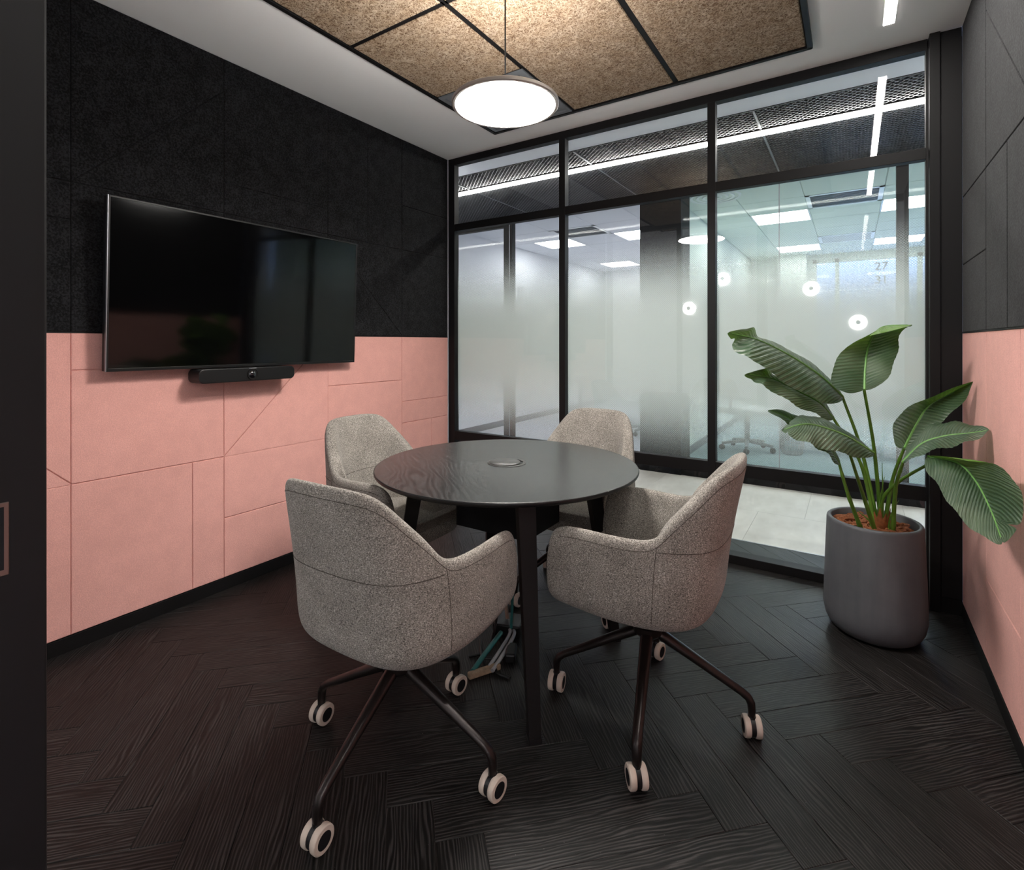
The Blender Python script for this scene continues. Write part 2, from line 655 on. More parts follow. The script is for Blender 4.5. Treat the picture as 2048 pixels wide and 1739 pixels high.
def prism(poly, f, gap, bev, t):
    """f(a, b, h) -> xyz; base at h=0, top at h=t, edges chamfered by bev"""
    p0 = inset(poly, gap)
    if len(p0) < 3:
        return None
    p1 = inset(p0, bev)
    if len(p1) != len(p0):
        p1 = p0
    n = len(p0)
    mb = MB()
    vs = [f(a, b, 0) for a, b in p0] + [f(a, b, t - bev * 0.8) for a, b in p0] + [f(a, b, t) for a, b in p1]
    fs = [tuple(range(2 * n, 3 * n)), tuple(range(n - 1, -1, -1))]
    for i in range(n):
        j = (i + 1) % n
        fs += [(i, j, n + j, n + i), (n + i, n + j, 2 * n + j, 2 * n + i)]
    return mb.add(vs, fs)


# ------------------------------------------------------------------ SETTING: floor with herringbone planks
XE0, XE1, YE1 = XL - 0.0, XR + 0.0, 3.53
fl = MB()
fl.box((XL - 0.12, -0.6, -0.08), (XR + 0.12, YE1, -0.0035))
floor = struct('floor', fl, M['matt_black'], 'dark herringbone wood floor of the meeting room', 'floor')
Lp, Wp = 0.605, 0.1234
R2 = math.sqrt(2)
X0, Y0 = -1.048 + 0.0, 0.978
rect = [(XL, YB - 0.35), (XR, YB - 0.35), (XR, YE1), (XL, YE1)]
full_mesh = prism([(0, 0), (Lp, 0), (Lp, Wp), (0, Wp)], lambda a, b, h: (a, b, h - 0.0035), 0.0004, 0.0011, 0.0035).mesh('plank', M['plank'])


def to_xy(u, v):
    return ((u + v) / R2 + X0, (v - u) / R2 + Y0)


planks = []
for m in range(-8, 9):
    for k in range(-40, 41):
        for kind in (0, 1):
            if kind == 0:
                u0, v0, du, dv = k * Wp + m * Lp, k * Wp - m * Lp, Lp, Wp
            else:
                u0, v0, du, dv = k * Wp + m * Lp, k * Wp + Wp - m * Lp, Wp, Lp
            poly = [to_xy(u0, v0), to_xy(u0 + du, v0), to_xy(u0 + du, v0 + dv), to_xy(u0, v0 + dv)]
            if area(poly) < 0:
                poly = poly[::-1]
            c = poly
            for a, b, cc in ((-1, 0, -rect[0][0]), (1, 0, rect[1][0]), (0, -1, -rect[0][1]), (0, 1, rect[2][1])):
                c = clip_half(c, a, b, cc)
                if len(c) < 3:
                    break
            c = clean(c) if len(c) > 2 else c
            if len(c) < 3 or abs(area(c)) < 1e-4:
                continue
            ang = -PI / 4 if kind == 0 else PI / 4
            # local frame: x along the plank
            if kind == 0:
                org = to_xy(u0, v0)
            else:
                org = to_xy(u0 + du, v0)
            isfull = abs(abs(area(c)) - Lp * Wp) < 1e-6
            if isfull:
                me = full_mesh
            else:
                ca, sa = math.cos(-ang), math.sin(-ang)
                loc = [((p[0] - org[0]) * ca - (p[1] - org[1]) * sa, (p[0] - org[0]) * sa + (p[1] - org[1]) * ca) for p in c]
                mbp = prism(loc, lambda a, b, h: (a, b, h - 0.0035), 0.0004, 0.0011, 0.0035)
                if mbp is None:
                    continue
                me = mbp.mesh('plank', M['plank'])
            o = bpy.data.objects.new('plank', me)
            o.location = (org[0], org[1], 0)
            o.rotation_euler = (0, 0, ang)
            link(o, floor)

# ------------------------------------------------------------------ SETTING: side walls of grooved felt panels
def felt_wall(name, xw, sgn, cols, cuts, lab):
    """panels stand on plane x=xw (their faces) and point to sgn"""
    y0, y1 = cols[0], cols[-1]
    bk = MB()
    bk.box((min(xw - sgn * 0.13, xw - sgn * 0.012), y0 - 0.1, 0.0), (max(xw - sgn * 0.13, xw - sgn * 0.012), y1, ZC + 0.2))
    wall = struct(name, bk, M['matt_black'], lab, 'wall')
    for lo, hi, mat, tone in ((0.062, ZP - 0.001, 'pink_felt', 'pink'), (ZP + 0.003, ZC - 0.001, 'black_felt', 'black')):
        bp = obj('panel_backing', B((min(xw - sgn * 0.011, xw - sgn * 0.006), y0, lo + 0.002), (max(xw - sgn * 0.011, xw - sgn * 0.006), y1, hi - 0.002)), M[mat], wall)
        bp['label'] = tone + ' felt backing seen in the grooves'
        polys = [[(a, lo), (b, lo), (b, hi), (a, hi)] for a, b in zip(cols[:-1], cols[1:])]
        for p, q in cuts:
            polys = cut(polys, p, q)
        for p in polys:
            mbp = prism(p, lambda a, b, h: (xw - sgn * 0.0105 + sgn * h, a, b), 0.0012, 0.0028, 0.0105)
            if mbp:
                o = obj('panel', mbp, M[mat], wall)
                o['label'] = tone + ' felt wall panel'
    return wall


LC = [0.16 - 0.055, 0.16, 0.776, 1.391, 2.012, 2.63, 3.128]
LCUT = []
for a, b in zip(LC[:-1], LC[1:]):
    LCUT.append(((a, 1.907), (b, 1.907)))
LCUT += [((0.16, 1.753), (0.776, 1.753)), ((0.776, 1.908), (1.391, 2.523)), ((1.391, 2.061), (2.012, 2.061)), ((2.322, 1.908), (2.322, 2.69)),
         ((2.322, 2.524), (2.63, 2.524)) if False else ((9, 9), (9, 9.1)),
         ((2.63, 2.222), (3.128, 2.222)), ((2.012, 1.907), (2.63, 1.303)), ((1.086, 1.908), (1.086, 2.2)) if False else ((9, 9), (9, 9.1)),
         ((0.16, 0.674), (0.776, 0.674)), ((0.16, 1.293), (0.776, 0.677)), ((0.776, 1.139), (1.391, 1.139)),
         ((0.776, 0.674), (1.391, 0.674)), ((1.241, 0.62), (1.241, 0.1)), ((1.391, 0.676), (2.0, 1.287)), ((1.391, 0.674), (2.012, 0.674)),
         ((1.391, 0.362), (2.012, 0.362)), ((2.012, 0.987), (2.63, 0.987)), ((2.012, 0.5), (2.63, 0.5)), ((2.63, 0.834), (3.128, 0.834)), ((2.63, 0.681), (3.128, 0.681)),
         ((2.937, 0.6), (2.937, 0.1))]
felt_wall('wall_left', XL, 1, LC, LCUT, 'left wall clad in grooved felt panels, black above pink')
RC = [0.15, 0.745, 1.363, 1.98, 2.599, 3.096]
RCUT = []
for a, b in zip(RC[:-1], RC[1:]):
    RCUT.append(((a, 1.906), (b, 1.906)))
RCUT += [((2.599, 1.601), (3.096, 1.601)), ((2.283, 1.7), (2.283, 1.4)), ((1.98, 1.906), (2.599, 2.496)), ((2.599, 2.522), (3.096, 2.522)) if False else ((9, 9), (9, 9.1)),
         ((2.127, 1.2), (2.127, 0.6)), ((2.599, 0.516), (3.096, 0.516)), ((1.98, 0.366), (2.599, 0.366)), ((1.363, 0.674), (1.98, 0.674))]
felt_wall('wall_right', XR, -1, RC, RCUT, 'right wall clad in felt panels, black above pink')

for nm, x0, x1, lab in (('baseboard_left', XL - 0.012, XL + 0.002, 'black baseboard under the pink panels of the left wall'), ('baseboard_right', XR - 0.002, XR + 0.012, 'black baseboard under the pink panels of the right wall')):
    struct(nm, B((x0, YB, 0.0), (x1, 3.12, 0.060), 0.001), M['black_metal'], lab, 'baseboard')
struct('trim_2', B((XL - 0.006, YB, ZP - 0.0015), (XL + 0.0015, 3.126, ZP + 0.003)), M['black_metal'], 'thin black joint between black and pink panels, left wall', 'trim')
struct('trim_3', B((XR - 0.0015, 0.15, ZP - 0.0015), (XR + 0.006, 3.09, ZP + 0.003)), M['black_metal'], 'thin black joint between black and pink panels, right wall', 'trim')

# ------------------------------------------------------------------ SETTING: ceiling with recessed raft of wood-wool tiles
RX0, RX1, RY0, RY1 = -2.035, -0.160, -0.25, 2.888
cl = MB()
cl.box((XL - 0.12, -0.6, ZC), (RX0, 3.25, ZC + 0.10))
cl.box((RX1, -0.6, ZC), (XR + 0.12, 3.25, ZC + 0.10))
cl.box((RX0, RY1, ZC), (RX1, 3.25, ZC + 0.10))
cl.box((RX0, -0.6, ZC), (RX1, RY0, ZC + 0.10))
cl.box((RX0, RY0, ZC + 0.05), (RX1, RY1, ZC + 0.10))
ceiling = struct('ceiling', cl, M['ceiling_paint'], 'white plaster ceiling of the meeting room around the tan tiles', 'ceiling')
GX = [-2.018, -1.430, -0.803, -0.178]
for nm, lo, hi in (('edge_frame', (RX0 - 0.004, RY0, ZC - 0.022), (RX0 + 0.020, RY1, ZC + 0.05)), ('edge_frame', (RX1 - 0.020, RY0, ZC - 0.022), (RX1 + 0.004, RY1, ZC + 0.05)),
                   ('edge_frame', (RX0, RY1 - 0.020, ZC - 0.022), (RX1, RY1 + 0.004, ZC + 0.05)), ('edge_frame', (RX0, RY0 - 0.004, ZC - 0.022), (RX1, RY0 + 0.02, ZC + 0.05))):
    obj(nm, B(lo, hi, 0.002), M['black_metal'], ceiling)
for x in GX[1:-1]:
    obj('grid_bar', B((x - 0.014, RY0, ZC - 0.012), (x + 0.014, RY1 - 0.02, ZC + 0.04), 0.001), M['black_metal'], ceiling)
ROWS = {0: [2.285, 1.663, 1.04, 0.42, RY0], 1: [RY1 - 0.02, 1.663, 0.42, RY0], 2: [RY1 - 0.02, 1.663, 0.42, RY0]}
for ci in range(3):
    xa, xb = GX[ci] + (0.014 if ci else 0.006), GX[ci + 1] - (0.014 if ci < 2 else 0.006)
    rows = ROWS[ci]
    for y1, y0 in zip(rows[:-1], rows[1:]):
        p = [(xa, y0 + 0.012), (xb, y0 + 0.012), (xb, y1 - 0.012), (xa, y1 - 0.012)]
        o = obj('tile', prism(p, lambda a, b, h: (a, b, ZC + 0.012 - h), 0.0, 0.004, 0.030), M['wood_wool'], ceiling)
        o['label'] = 'tan wood-wool ceiling tile'
        if y0 > RY0 + 0.01:
            obj('grid_bar', B((xa - 0.01, y0 - 0.014, ZC - 0.012), (xb + 0.01, y0 + 0.014, ZC + 0.04), 0.001), M['black_metal'], ceiling)
obj('grid_bar', B((GX[0], 2.268, ZC - 0.012), (GX[1], 2.292, ZC + 0.04), 0.001), M['black_metal'], ceiling)

# air vent beside the pendant
vt = thing('ceiling_vent', 'square grey framed air vent with dark slats in tan ceiling tiles behind the pendant', 'vent', (-1.722, 2.572, ZC))
fr = MB()
for a in range(4):
    c, s_ = (math.cos(a * PI / 2), math.sin(a * PI / 2))
    for o0, o1, z0, z1 in ((0.262, 0.288, -0.020, 0.03), (0.236, 0.262, -0.012, 0.03)):
        pts = [(-o1, -o1), (o1, -o1), (o0, -o0), (-o0, -o0)]
        vs = [(x * c - y * s_, x * s_ + y * c, z) for z in (z0, z1) for x, y in pts]
        fr.add(vs, [(0, 3, 2, 1), (4, 5, 6, 7), (0, 1, 5, 4), (1, 2, 6, 5), (2, 3, 7, 6), (3, 0, 4, 7)])
obj('frame', fr, M['mid_grey'], vt)
for k in range(18):
    x = -0.225 + k * 0.0265
    mb = MB()
    mb.add([(x - 0.009, -0.236, -0.004), (x + 0.011, -0.236, 0.012), (x + 0.011, 0.236, 0.012), (x - 0.009, 0.236, -0.004),
            (x - 0.009, -0.236, -0.002), (x + 0.011, -0.236, 0.014), (x + 0.011, 0.236, 0.014), (x - 0.009, 0.236, -0.002)],
           [(0, 1, 2, 3), (7, 6, 5, 4), (0, 4, 5, 1), (1, 5, 6, 2), (2, 6, 7, 3), (3, 7, 4, 0)])
    obj('slat', mb, M['dark_bronze'], vt)
obj('duct_plate', B((-0.24, -0.24, 0.03), (0.24, 0.24, 0.035)), M['matt_black'], vt)

# ------------------------------------------------------------------ SETTING: glass partition to the corridor
gw = MB()
YG0, YG1 = YG, YG + 0.056
gw.box((XL, YG0, ZC - 0.052), (0.302, YG1, ZC), 0, 0.002)
wall_back = struct('wall_back', gw, M['black_metal'], 'black framed glass partition between meeting room and corridor', 'wall')
MX = [(XL, -2.597), (-1.674, -1.628), (-0.701, -0.657), (0.295, 0.312)]
for a, b in MX:
    obj('mullion', B((a, YG0 + 0.001, 0.0), (b, YG1 - 0.001, ZC - 0.045), 0.0015), M['black_metal'], wall_back)
glass_y = YG + 0.040
for (a, b), (c, d) in zip(MX[:-1], MX[1:]):
    obj('transom', B((b - 0.002, YG0 + 0.003, 2.122), (c + 0.002, YG1 - 0.003, 2.176), 0.0015), M['black_metal'], wall_back)
    obj('rail', B((b - 0.002, YG0 + 0.003, 0.494), (c + 0.002, YG1 - 0.003, 0.562), 0.0015), M['black_metal'], wall_back)
    obj('floor_channel', B((b - 0.002, YG0 - 0.004, 0.0), (c + 0.002, YG1 + 0.02, 0.048), 0.002), M['black_metal'], wall_back)
    for z0, z1 in ((0.046, 0.496), (0.560, 2.124), (2.174, ZC - 0.050)):
        obj('pane', B((b - 0.004, glass_y - 0.004, z0), (c + 0.004, glass_y + 0.004, z1)), M['glass'], wall_back)
    f = MB()
    f.box((b, glass_y + 0.0045, 0.562), (c, glass_y + 0.0052, 2.122))
    o = obj('frosted_film', f, M['film'], wall_back)
    o['label'] = 'white dotted privacy film fading out above and below'
# black post in the corner and its side cover
tr = MB()
tr.box((0.304, 3.086, 0.0), (0.343, 3.22, ZC - 0.001), 0, 0.002)
tr.box((0.343, 3.100, 0.0), (XR, 3.22, ZC - 0.001), 0, 0.002)
tr.box((0.347, 3.096, 0.075), (XR, 3.101, ZC - 0.045), 0, 0.001)
struct('trim_1', tr, M['black_metal'], 'black corner post between glass partition and right wall', 'trim')

# ------------------------------------------------------------------ SETTING: wall behind the camera, black jamb, lobby behind
wf = MB()
wf.box((XL, 0.02, ZC - 0.06), (XR, 0.10, ZC), 0)
wf.box((XL, 0.02, 0.0), (-0.86, 0.10, 0.06), 0)
for x in (XL + 0.02, -1.75):
    wf.box((x, 0.025, 0.06), (x + 0.05, 0.095, ZC - 0.06), 0)
wall_front = struct('wall_front', wf, M['black_metal'], 'black framed glass wall with doorway behind the viewer', 'wall')
obj('pane', B((XL + 0.07, 0.055, 0.06), (-1.75, 0.063, ZC - 0.06)), M['glass'], wall_front)
obj('pane', B((-1.70, 0.055, 0.06), (-0.86, 0.063, ZC - 0.06)), M['glass'], wall_front)
dj = MB()
dj.box((-0.86, 0.0, 0.0), (-0.780, 0.206, ZC), 0, 0.0025)
door1 = struct('door_1', dj, M['black_metal'], 'black door jamb with steel strike plate at the left edge', 'door')
sp = MB()
sp.box((-0.7815, 0.135, 0.994), (-0.7792, 0.1735, 1.075), 0, 0.001)
sp.box((-0.7795, 0.140, 1.001), (-0.7788, 0.1690, 1.070), 1)
obj('strike_plate', sp, [M['chrome'], M['matt_black']], door1, label='steel strike plate')
lb = MB()
lb.box((-5.6, -3.0, -0.08), (3.6, -0.30, -0.004))
struct('lobby_floor', lb, M['beige_tile'], 'pale tiled floor of the lobby behind the viewer', 'floor')
lb = MB()
lb.box((-5.6, -3.0, 2.70), (3.6, 0.02, 2.78))
struct('lobby_ceiling', lb, M['office_white'], 'white ceiling of the lobby behind the viewer', 'ceiling')
lb = MB()
lb.box((-5.6, -3.1, 0.0), (3.6, -3.0, 2.7))
lb.box((-5.7, -3.0, 0.0), (-5.6, 0.02, 2.7))
lb.box((3.6, -3.0, 0.0), (3.7, 0.02, 2.7))
lb.box((XR + 0.01, 0.0, 0.0), (3.6, 0.1, 2.7))
lb.box((-5.6, 0.0, 0.0), (XL, 0.1, 2.7))
struct('lobby_wall', lb, M['office_white'], 'pale walls of the lobby behind the viewer', 'wall')

# ------------------------------------------------------------------ SETTING: corridor
CX0, CX1 = -6.2, 3.0
cf = MB()
cf.box((CX0, YE1, -0.08), (CX1, YF + 0.1, -0.004))
cfl = struct('corridor_floor', cf, M['mid_grey'], 'beige tiled floor of the corridor behind the glass', 'floor')
obj('edge_strip', B((CX0, YE1 - 0.006, -0.01), (CX1, YE1 + 0.006, 0.002)), M['grey_metal'], cfl)
for i in range(-10, 6):
    for j, (ya, yb) in enumerate(((YE1 + 0.006, 4.20), (4.20, YF + 0.05))):
        xa = i * 0.6 + (0.3 if j else 0) + 0.02
        o = obj('tile', prism([(xa, ya), (xa + 0.6, ya), (xa + 0.6, yb), (xa, yb)], lambda a, b, h: (a, b, h - 0.004), 0.0006, 0.0006, 0.004), M['beige_tile'], cfl)
# blank walls beyond the side walls and corridor ends
cw = MB()
cw.box((CX0 - 0.1, 3.25, 0), (CX0, YF, 3.2))
cw.box((CX1, 3.25, 0), (CX1 + 0.1, YF, 3.2))
cw.box((CX0, 3.14, 0), (XL - 0.01, 3.25, 3.2))
cw.box((XR + 0.005, 3.14, 0), (CX1, 3.25, 3.2))
cw.box((CX0, 3.14, 2.80), (CX1, 3.25, 3.2))
cw.box((CX0, YF, 2.72), (CX1, YF + 0.08, 3.2))
struct('corridor_wall', cw, M['office_white'], 'white end walls of the corridor', 'wall')
cc = MB()
cc.box((CX0, 3.22, ZC), (CX1, 3.50, ZC + 0.08))
cc.box((CX0, 3.50, 3.10), (CX1, YF, 3.2), 1)
cc.box((CX0, 3.50, ZC + 0.02), (CX1, 3.52, 3.1), 1)
cceil = struct('corridor_ceiling', cc, [M['ceiling_paint'], M['matt_black']], 'white plaster edge and black plenum of the corridor ceiling', 'ceiling')
obj('edge_trim', B((CX0, 3.498, ZC - 0.004), (CX1, 3.512, ZC + 0.03)), M['black_metal'], cceil)
# expanded metal: crossing blades, one panel at a time
seams = [-5.50, -4.25, -3.005, -1.757, -0.512, 0.735, 1.98]


def mesh_panel(x0, x1, y0, y1):
    mb = MB()
    px, py, hh, th = 0.040, 0.040, 0.010, 0.0030
    k = py / px
    nline = int((x1 - x0) / px + (y1 - y0) / py) + 3
    for s in (1, -1):
        for i in range(nline):
            # line y = y0 + s*k*(x-xs)
            xs = x0 + (i - ((y1 - y0) / py if s > 0 else 0)) * px
            pts = []
            if s > 0:
                xa, xb = xs, xs + (y1 - y0) / k
            else:
                xa, xb = xs - (y1 - y0) / k, xs
            ca, cb = max(xa, x0), min(xb, x1)
            if cb - ca < 0.01:
                continue
            if s > 0:
                ya, yb = y0 + k * (ca - xs), y0 + k * (cb - xs)
            else:
                ya, yb = y0 - k * (ca - xs), y0 - k * (cb - xs)
            nx, ny = -(yb - ya), (cb - ca)
            l = math.hypot(nx, ny)
            nx, ny = nx / l * th / 2, ny / l * th / 2
            z0, z1 = ZC + 0.001, ZC + 0.001 + hh
            q = [(ca - nx, ya - ny), (cb - nx, yb - ny), (cb + nx, yb + ny), (ca + nx, ya + ny)]
            vs = [(x, y, z0) for x, y in q] + [(x, y, z1) for x, y in q]
            mb.add(vs, [(0, 3, 2, 1), (0, 1, 5, 4), (2, 3, 7, 6)])
    return mb


first = {}
for xa, xb in zip(seams[:-1], seams[1:]):
    for ya, yb in ((3.515, 3.845), (3.925, YF - 0.01)):
        key = (ya, yb)
        if key not in first:
            me = bpy.data.meshes.new('ceiling_lattice')
            mb = mesh_panel(0.008, 1.240, ya, yb)
            me.from_pydata(mb.v, [], mb.f)
            me.materials.append(M['grey_blade'])
            first[key] = me
        o = bpy.data.objects.new('ceiling_lattice', first[key])
        o.location = (xa, 0, 0)
        link(o, cceil)
        o['kind'] = 'stuff'
        o['label'] = 'grey expanded metal ceiling panel'
    for ya, yb in ((3.515, 3.846), (3.924, YF - 0.005)):
        obj('seam_bar', B((xa - 0.006, ya, ZC - 0.002), (xa + 0.006, yb, ZC + 0.03)), M['mid_grey'], cceil)
o = thing('led_strip', 'long white LED strip light in the corridor mesh ceiling', 'ceiling light', (-1.6, 3.885, ZC))
obj('housing', B((-4.5, -0.035, -0.006), (4.5, 0.035, 0.05), 0.001), M['black_metal'], o)
obj('diffuser', B((-4.49, -0.020, -0.026), (4.49, 0.020, -0.0065), 0.001), M['corridor_glow'], o, label='glowing white diffuser')

# ------------------------------------------------------------------ SETTING: far partition of the corridor
fp = MB()
fp.box((CX0, YF, 2.628), (CX1, YF + 0.06, 2.72))
fp.box((CX0, YF, 0.0), (-4.40, YF + 0.06, 2.63))
far = struct('partition_wall', fp, M['black_metal'], 'black framed glass wall on the far side of the corridor', 'wall')
for a, b in ((-3.372, -3.254), (0.288, 0.365)):
    obj('mullion', B((a, YF - 0.006, 0.0), (b, YF + 0.066, 2.63), 0.002), M['black_metal'], far)
obj('mullion', B((-3.290, YF - 0.012, 0.0), (-3.285, YF - 0.004, 2.63)), M['grey_metal'], far)
obj('column', B((-1.744, YF - 0.015, 0.0), (-1.345, YF + 0.30, 2.72), 0.002), M['matt_black'], far)
for a, b in ((-4.40, -3.372), (-3.254, -1.744), (-1.345, 0.288), (0.365, CX1)):
    obj('floor_channel', B((a, YF, 0.0), (b, YF + 0.06, 0.072), 0.002), M['black_metal'], far)
obj('door_header', B((-4.40, YF - 0.004, 2.585), (-3.372, YF + 0.05, 2.612)), M['black_metal'], far)
for a, b, g in ((-4.40, -3.372, 'glass_far'), (-3.254, -2.56, 'glass_far'), (-2.557, -1.744, 'glass_far'), (-1.345, -0.5235, 'glass_green'), (-0.5205, 0.288, 'glass_green'), (0.365, CX1, 'glass_green')):
    obj('pane', B((a, YF + 0.026, 0.070), (b, YF + 0.034, 2.63)), M[g], far)
for x in (-2.5585, -0.522):
    obj('butt_joint', B((x - 0.0035, YF + 0.022, 0.07), (x + 0.0035, YF + 0.030, 2.63)), M['grey_cable'], far)


def lettering(txt, x, z, size):
    cu = bpy.data.curves.new('lettering', 'FONT')
    cu.body = txt
    cu.size = size
    cu.extrude = 0.0008
    cu.offset = 0.0008
    cu.align_x = 'CENTER'
    cu.align_y = 'CENTER'
    tmp = bpy.data.objects.new('lettering', cu)
    COL.objects.link(tmp)
    dg = bpy.context.evaluated_depsgraph_get()
    me = bpy.data.meshes.new_from_object(tmp.evaluated_get(dg))
    bpy.data.objects.remove(tmp)
    me.materials.clear()
    me.materials.append(M['lettering'])
    o = bpy.data.objects.new('lettering', me)
    o.location = (x, YF + 0.0245, z)
    o.rotation_euler = (PI / 2, 0, 0)
    link(o, far)
    o['label'] = 'grey lettering reading ' + txt
    return o


for txt, x, z in (('27', -3.165, 1.848), ('32', -3.165, 1.745), ('27', 0.194, 1.847), ('31', 0.194, 1.741)):
    lettering(txt, x, z, 0.088)
lettering('Gideo', -1.19, 1.585, 0.082)

# ------------------------------------------------------------------ SETTING: the two offices behind
YO = 10.26
ob = MB()
ob.box((-4.5, YF + 0.06, 0), (-4.40, YO, 2.9))
ob.box((-4.5, YO, 0), (-1.64, YO + 0.1, 2.9))
ob.box((-1.75, YF + 0.3, 0), (-1.64, YO, 2.9))
struct('office_wall', ob, M['office_white'], 'white walls of the left office behind the corridor', 'wall')
ob = MB()
ob.box((-1.64, YF + 0.3, 0), (-1.53, YO, 2.9))
ob.box((2.9, YF + 0.06, 0), (3.0, YO, 2.9))
ob.box((-1.07, 10.02, 0), (-0.64, YO, 2.9))
ob.box((-1.64, YO, 0), (-0.56, YO + 0.12, 2.9))
ob.box((-0.56, YO, 0), (3.0, YO + 0.12, 0.85))
ob.box((-0.56, YO, 2.66), (3.0, YO + 0.12, 2.9))
struct('office_wall', ob, M['office_green'], 'pale green walls of the right office behind the corridor', 'wall')
for nm, x0, x1, mat, lab in (('office_floor', -4.5, -1.70, 'carpet_grey', 'grey carpet floor of the left office'), ('office_floor', -1.70, 3.0, 'carpet_blue', 'blue grey carpet floor of the right office')):
    struct(nm, B((x0, YF + 0.1, -0.06), (x1, YO + 0.1, 0.0)), M[mat], lab, 'floor')
for nm, x0, x1, lab in (('office_baseboard', -4.40, -4.385, 'dark baseboard along the wall of the left office'), ('office_baseboard', -1.53, -1.515, 'dark baseboard along the wall of the right office')):
    struct(nm, B((x0, YF + (0.08 if x0 < -3 else 0.31), 0.0), (x1, YO, 0.085)), M['mid_grey'], lab, 'baseboard')
win = MB()
for a, b in ((-0.565, -0.50), (-0.235, -0.175), (0.86, 0.93), (2.0, 2.07), (2.85, 2.92)):
    win.box((a, YO + 0.02, 0.85), (b, YO + 0.09, 2.66))
win.box((-0.56, YO + 0.02, 0.85), (2.9, YO + 0.09, 0.91))
win.box((-0.56, YO + 0.02, 2.60), (2.9, YO + 0.09, 2.66))
window = struct('window_1', win, M['office_green'], 'window with evening sky at the back of the right office', 'window')
for a, b in ((-0.50, -0.235), (-0.175, 0.86), (0.93, 2.0), (2.07, 2.85)):
    obj('pane', B((a, YO + 0.05, 0.91), (b, YO + 0.056, 2.60)), M['glass'], window)
# suspended ceilings
oc = {}
for nm, x0, x1, mat, lab in (('office_ceiling', -4.5, -1.64, 'office_white', 'white tiled ceiling of the left office'), ('office_ceiling', -1.64, 3.0, 'office_green', 'pale tiled ceiling of the right office')):
    oc[mat] = struct(nm, B((x0, YF + 0.06, ZO + 0.012), (x1, YO + 0.1, ZO + 0.08)), M[mat], lab, 'ceiling')
GY = [5.02, 5.44, 6.045, 6.65, 7.255, 7.86, 8.465, 9.07, 9.675, 10.25]
LIT = {('office_white', 1, 3), ('office_white', 1, 7), ('office_white', 3, 3), ('office_white', 3, 7),
       ('office_green', 1, 3), ('office_green', 1, 7), ('office_green', 3, 3), ('office_green', 3, 7), ('office_green', 5, 3), ('office_green', 5, 7)}
VENT = {('office_white', 2, 2): 'dark', ('office_green', 2, 2): 'dark', ('office_white', 3, 5): 'pale', ('office_green', 2, 6): 'pale'}
GXL = {'office_white': [-4.395, -3.99, -3.385, -2.73, -2.125, -1.76], 'office_green': [-1.52, -1.005, -0.40, 0.265, 0.87, 1.475, 2.08, 2.69, 2.9]}
for mat, gx in GXL.items():
    for i in range(len(gx) - 1):
        for j in range(len(GY) - 1):
            if (mat, i, j) in LIT or (mat, i, j) in VENT:
                continue
            o = obj('tile', prism([(gx[i], GY[j]), (gx[i + 1], GY[j]), (gx[i + 1], GY[j + 1]), (gx[i], GY[j + 1])], lambda a, b, h: (a, b, ZO + 0.012 - h), 0.004, 0.002, 0.012), M[mat], oc[mat])
names = {'office_white': 'left', 'office_green': 'right'}
col_word = {1: 'first', 3: 'second', 5: 'third'}
for mat, i, j in sorted(LIT):
    gx = GXL[mat]
    cx_, cy_ = (gx[i] + gx[i + 1]) / 2, (GY[j] + GY[j + 1]) / 2
    hx, hy = (gx[i + 1] - gx[i]) / 2, (GY[j + 1] - GY[j]) / 2
    p = thing('panel_light', 'square LED panel light in the %s office ceiling, %s column, %s row' % (names[mat], col_word[i], 'near' if j == 3 else 'far'), 'ceiling light', (cx_, cy_, ZO), 0, 'office ceiling panel lights')
    f = MB()
    for lo, hi in (((-hx, -hy, 0), (hx, -hy + 0.018, 0.012)), ((-hx, hy - 0.018, 0), (hx, hy, 0.012)), ((-hx, -hy, 0), (-hx + 0.018, hy, 0.012)), ((hx - 0.018, -hy, 0), (hx, hy, 0.012))):
        f.box(lo, hi)
    obj('frame', f, M['white_laminate'], p)
    obj('diffuser', B((-hx + 0.018, -hy + 0.018, 0.002), (hx - 0.018, hy - 0.018, 0.010)), M['panel_glow'] if mat == 'office_white' else M['panel_glow_right'], p)
for (mat, i, j), tone in VENT.items():
    gx = GXL[mat]
    cx_, cy_ = (gx[i] + gx[i + 1]) / 2, (GY[j] + GY[j + 1]) / 2
    hx, hy = (gx[i + 1] - gx[i]) / 2, (GY[j + 1] - GY[j]) / 2
    p = thing('air_vent', 'square %s slatted air vent in the %s office ceiling' % (tone, names[mat]), 'vent', (cx_, cy_, ZO))
    f = MB()
    for lo, hi in (((-hx, -hy, -0.004), (hx, -hy + 0.04, 0.012)), ((-hx, hy - 0.04, -0.004), (hx, hy, 0.012)), ((-hx, -hy, -0.004), (-hx + 0.04, hy, 0.012)), ((hx - 0.04, -hy, -0.004), (hx, hy, 0.012))):
        f.box(lo, hi)
    obj('frame', f, M['white_laminate'], p)
    obj('duct_plate', B((-hx + 0.04, -hy + 0.04, 0.008), (hx - 0.04, hy - 0.04, 0.0115)), M['matt_black'] if tone == 'dark' else M['mid_grey'], p)
    for k in range(11):
        y = -hy + 0.065 + k * (2 * hy - 0.13) / 10
        obj('slat', B((-hx + 0.04, y - 0.012, -0.001), (hx - 0.04, y + 0.008, 0.007)), M['mid_grey'] if tone == 'dark' else M['white_laminate'], p)
rd = thing('round_diffuser', 'round white ring air diffuser in the right office ceiling near the column', 'vent', (-1.17, 5.58, ZO))
for k, r in enumerate((0.25, 0.19, 0.13, 0.07)):
    obj('ring', MB().lathe([(r, 0.004), (r - 0.006, -0.010), (r - 0.030, -0.004), (r - 0.026, 0.006)], 40), M['white_laminate'], rd)

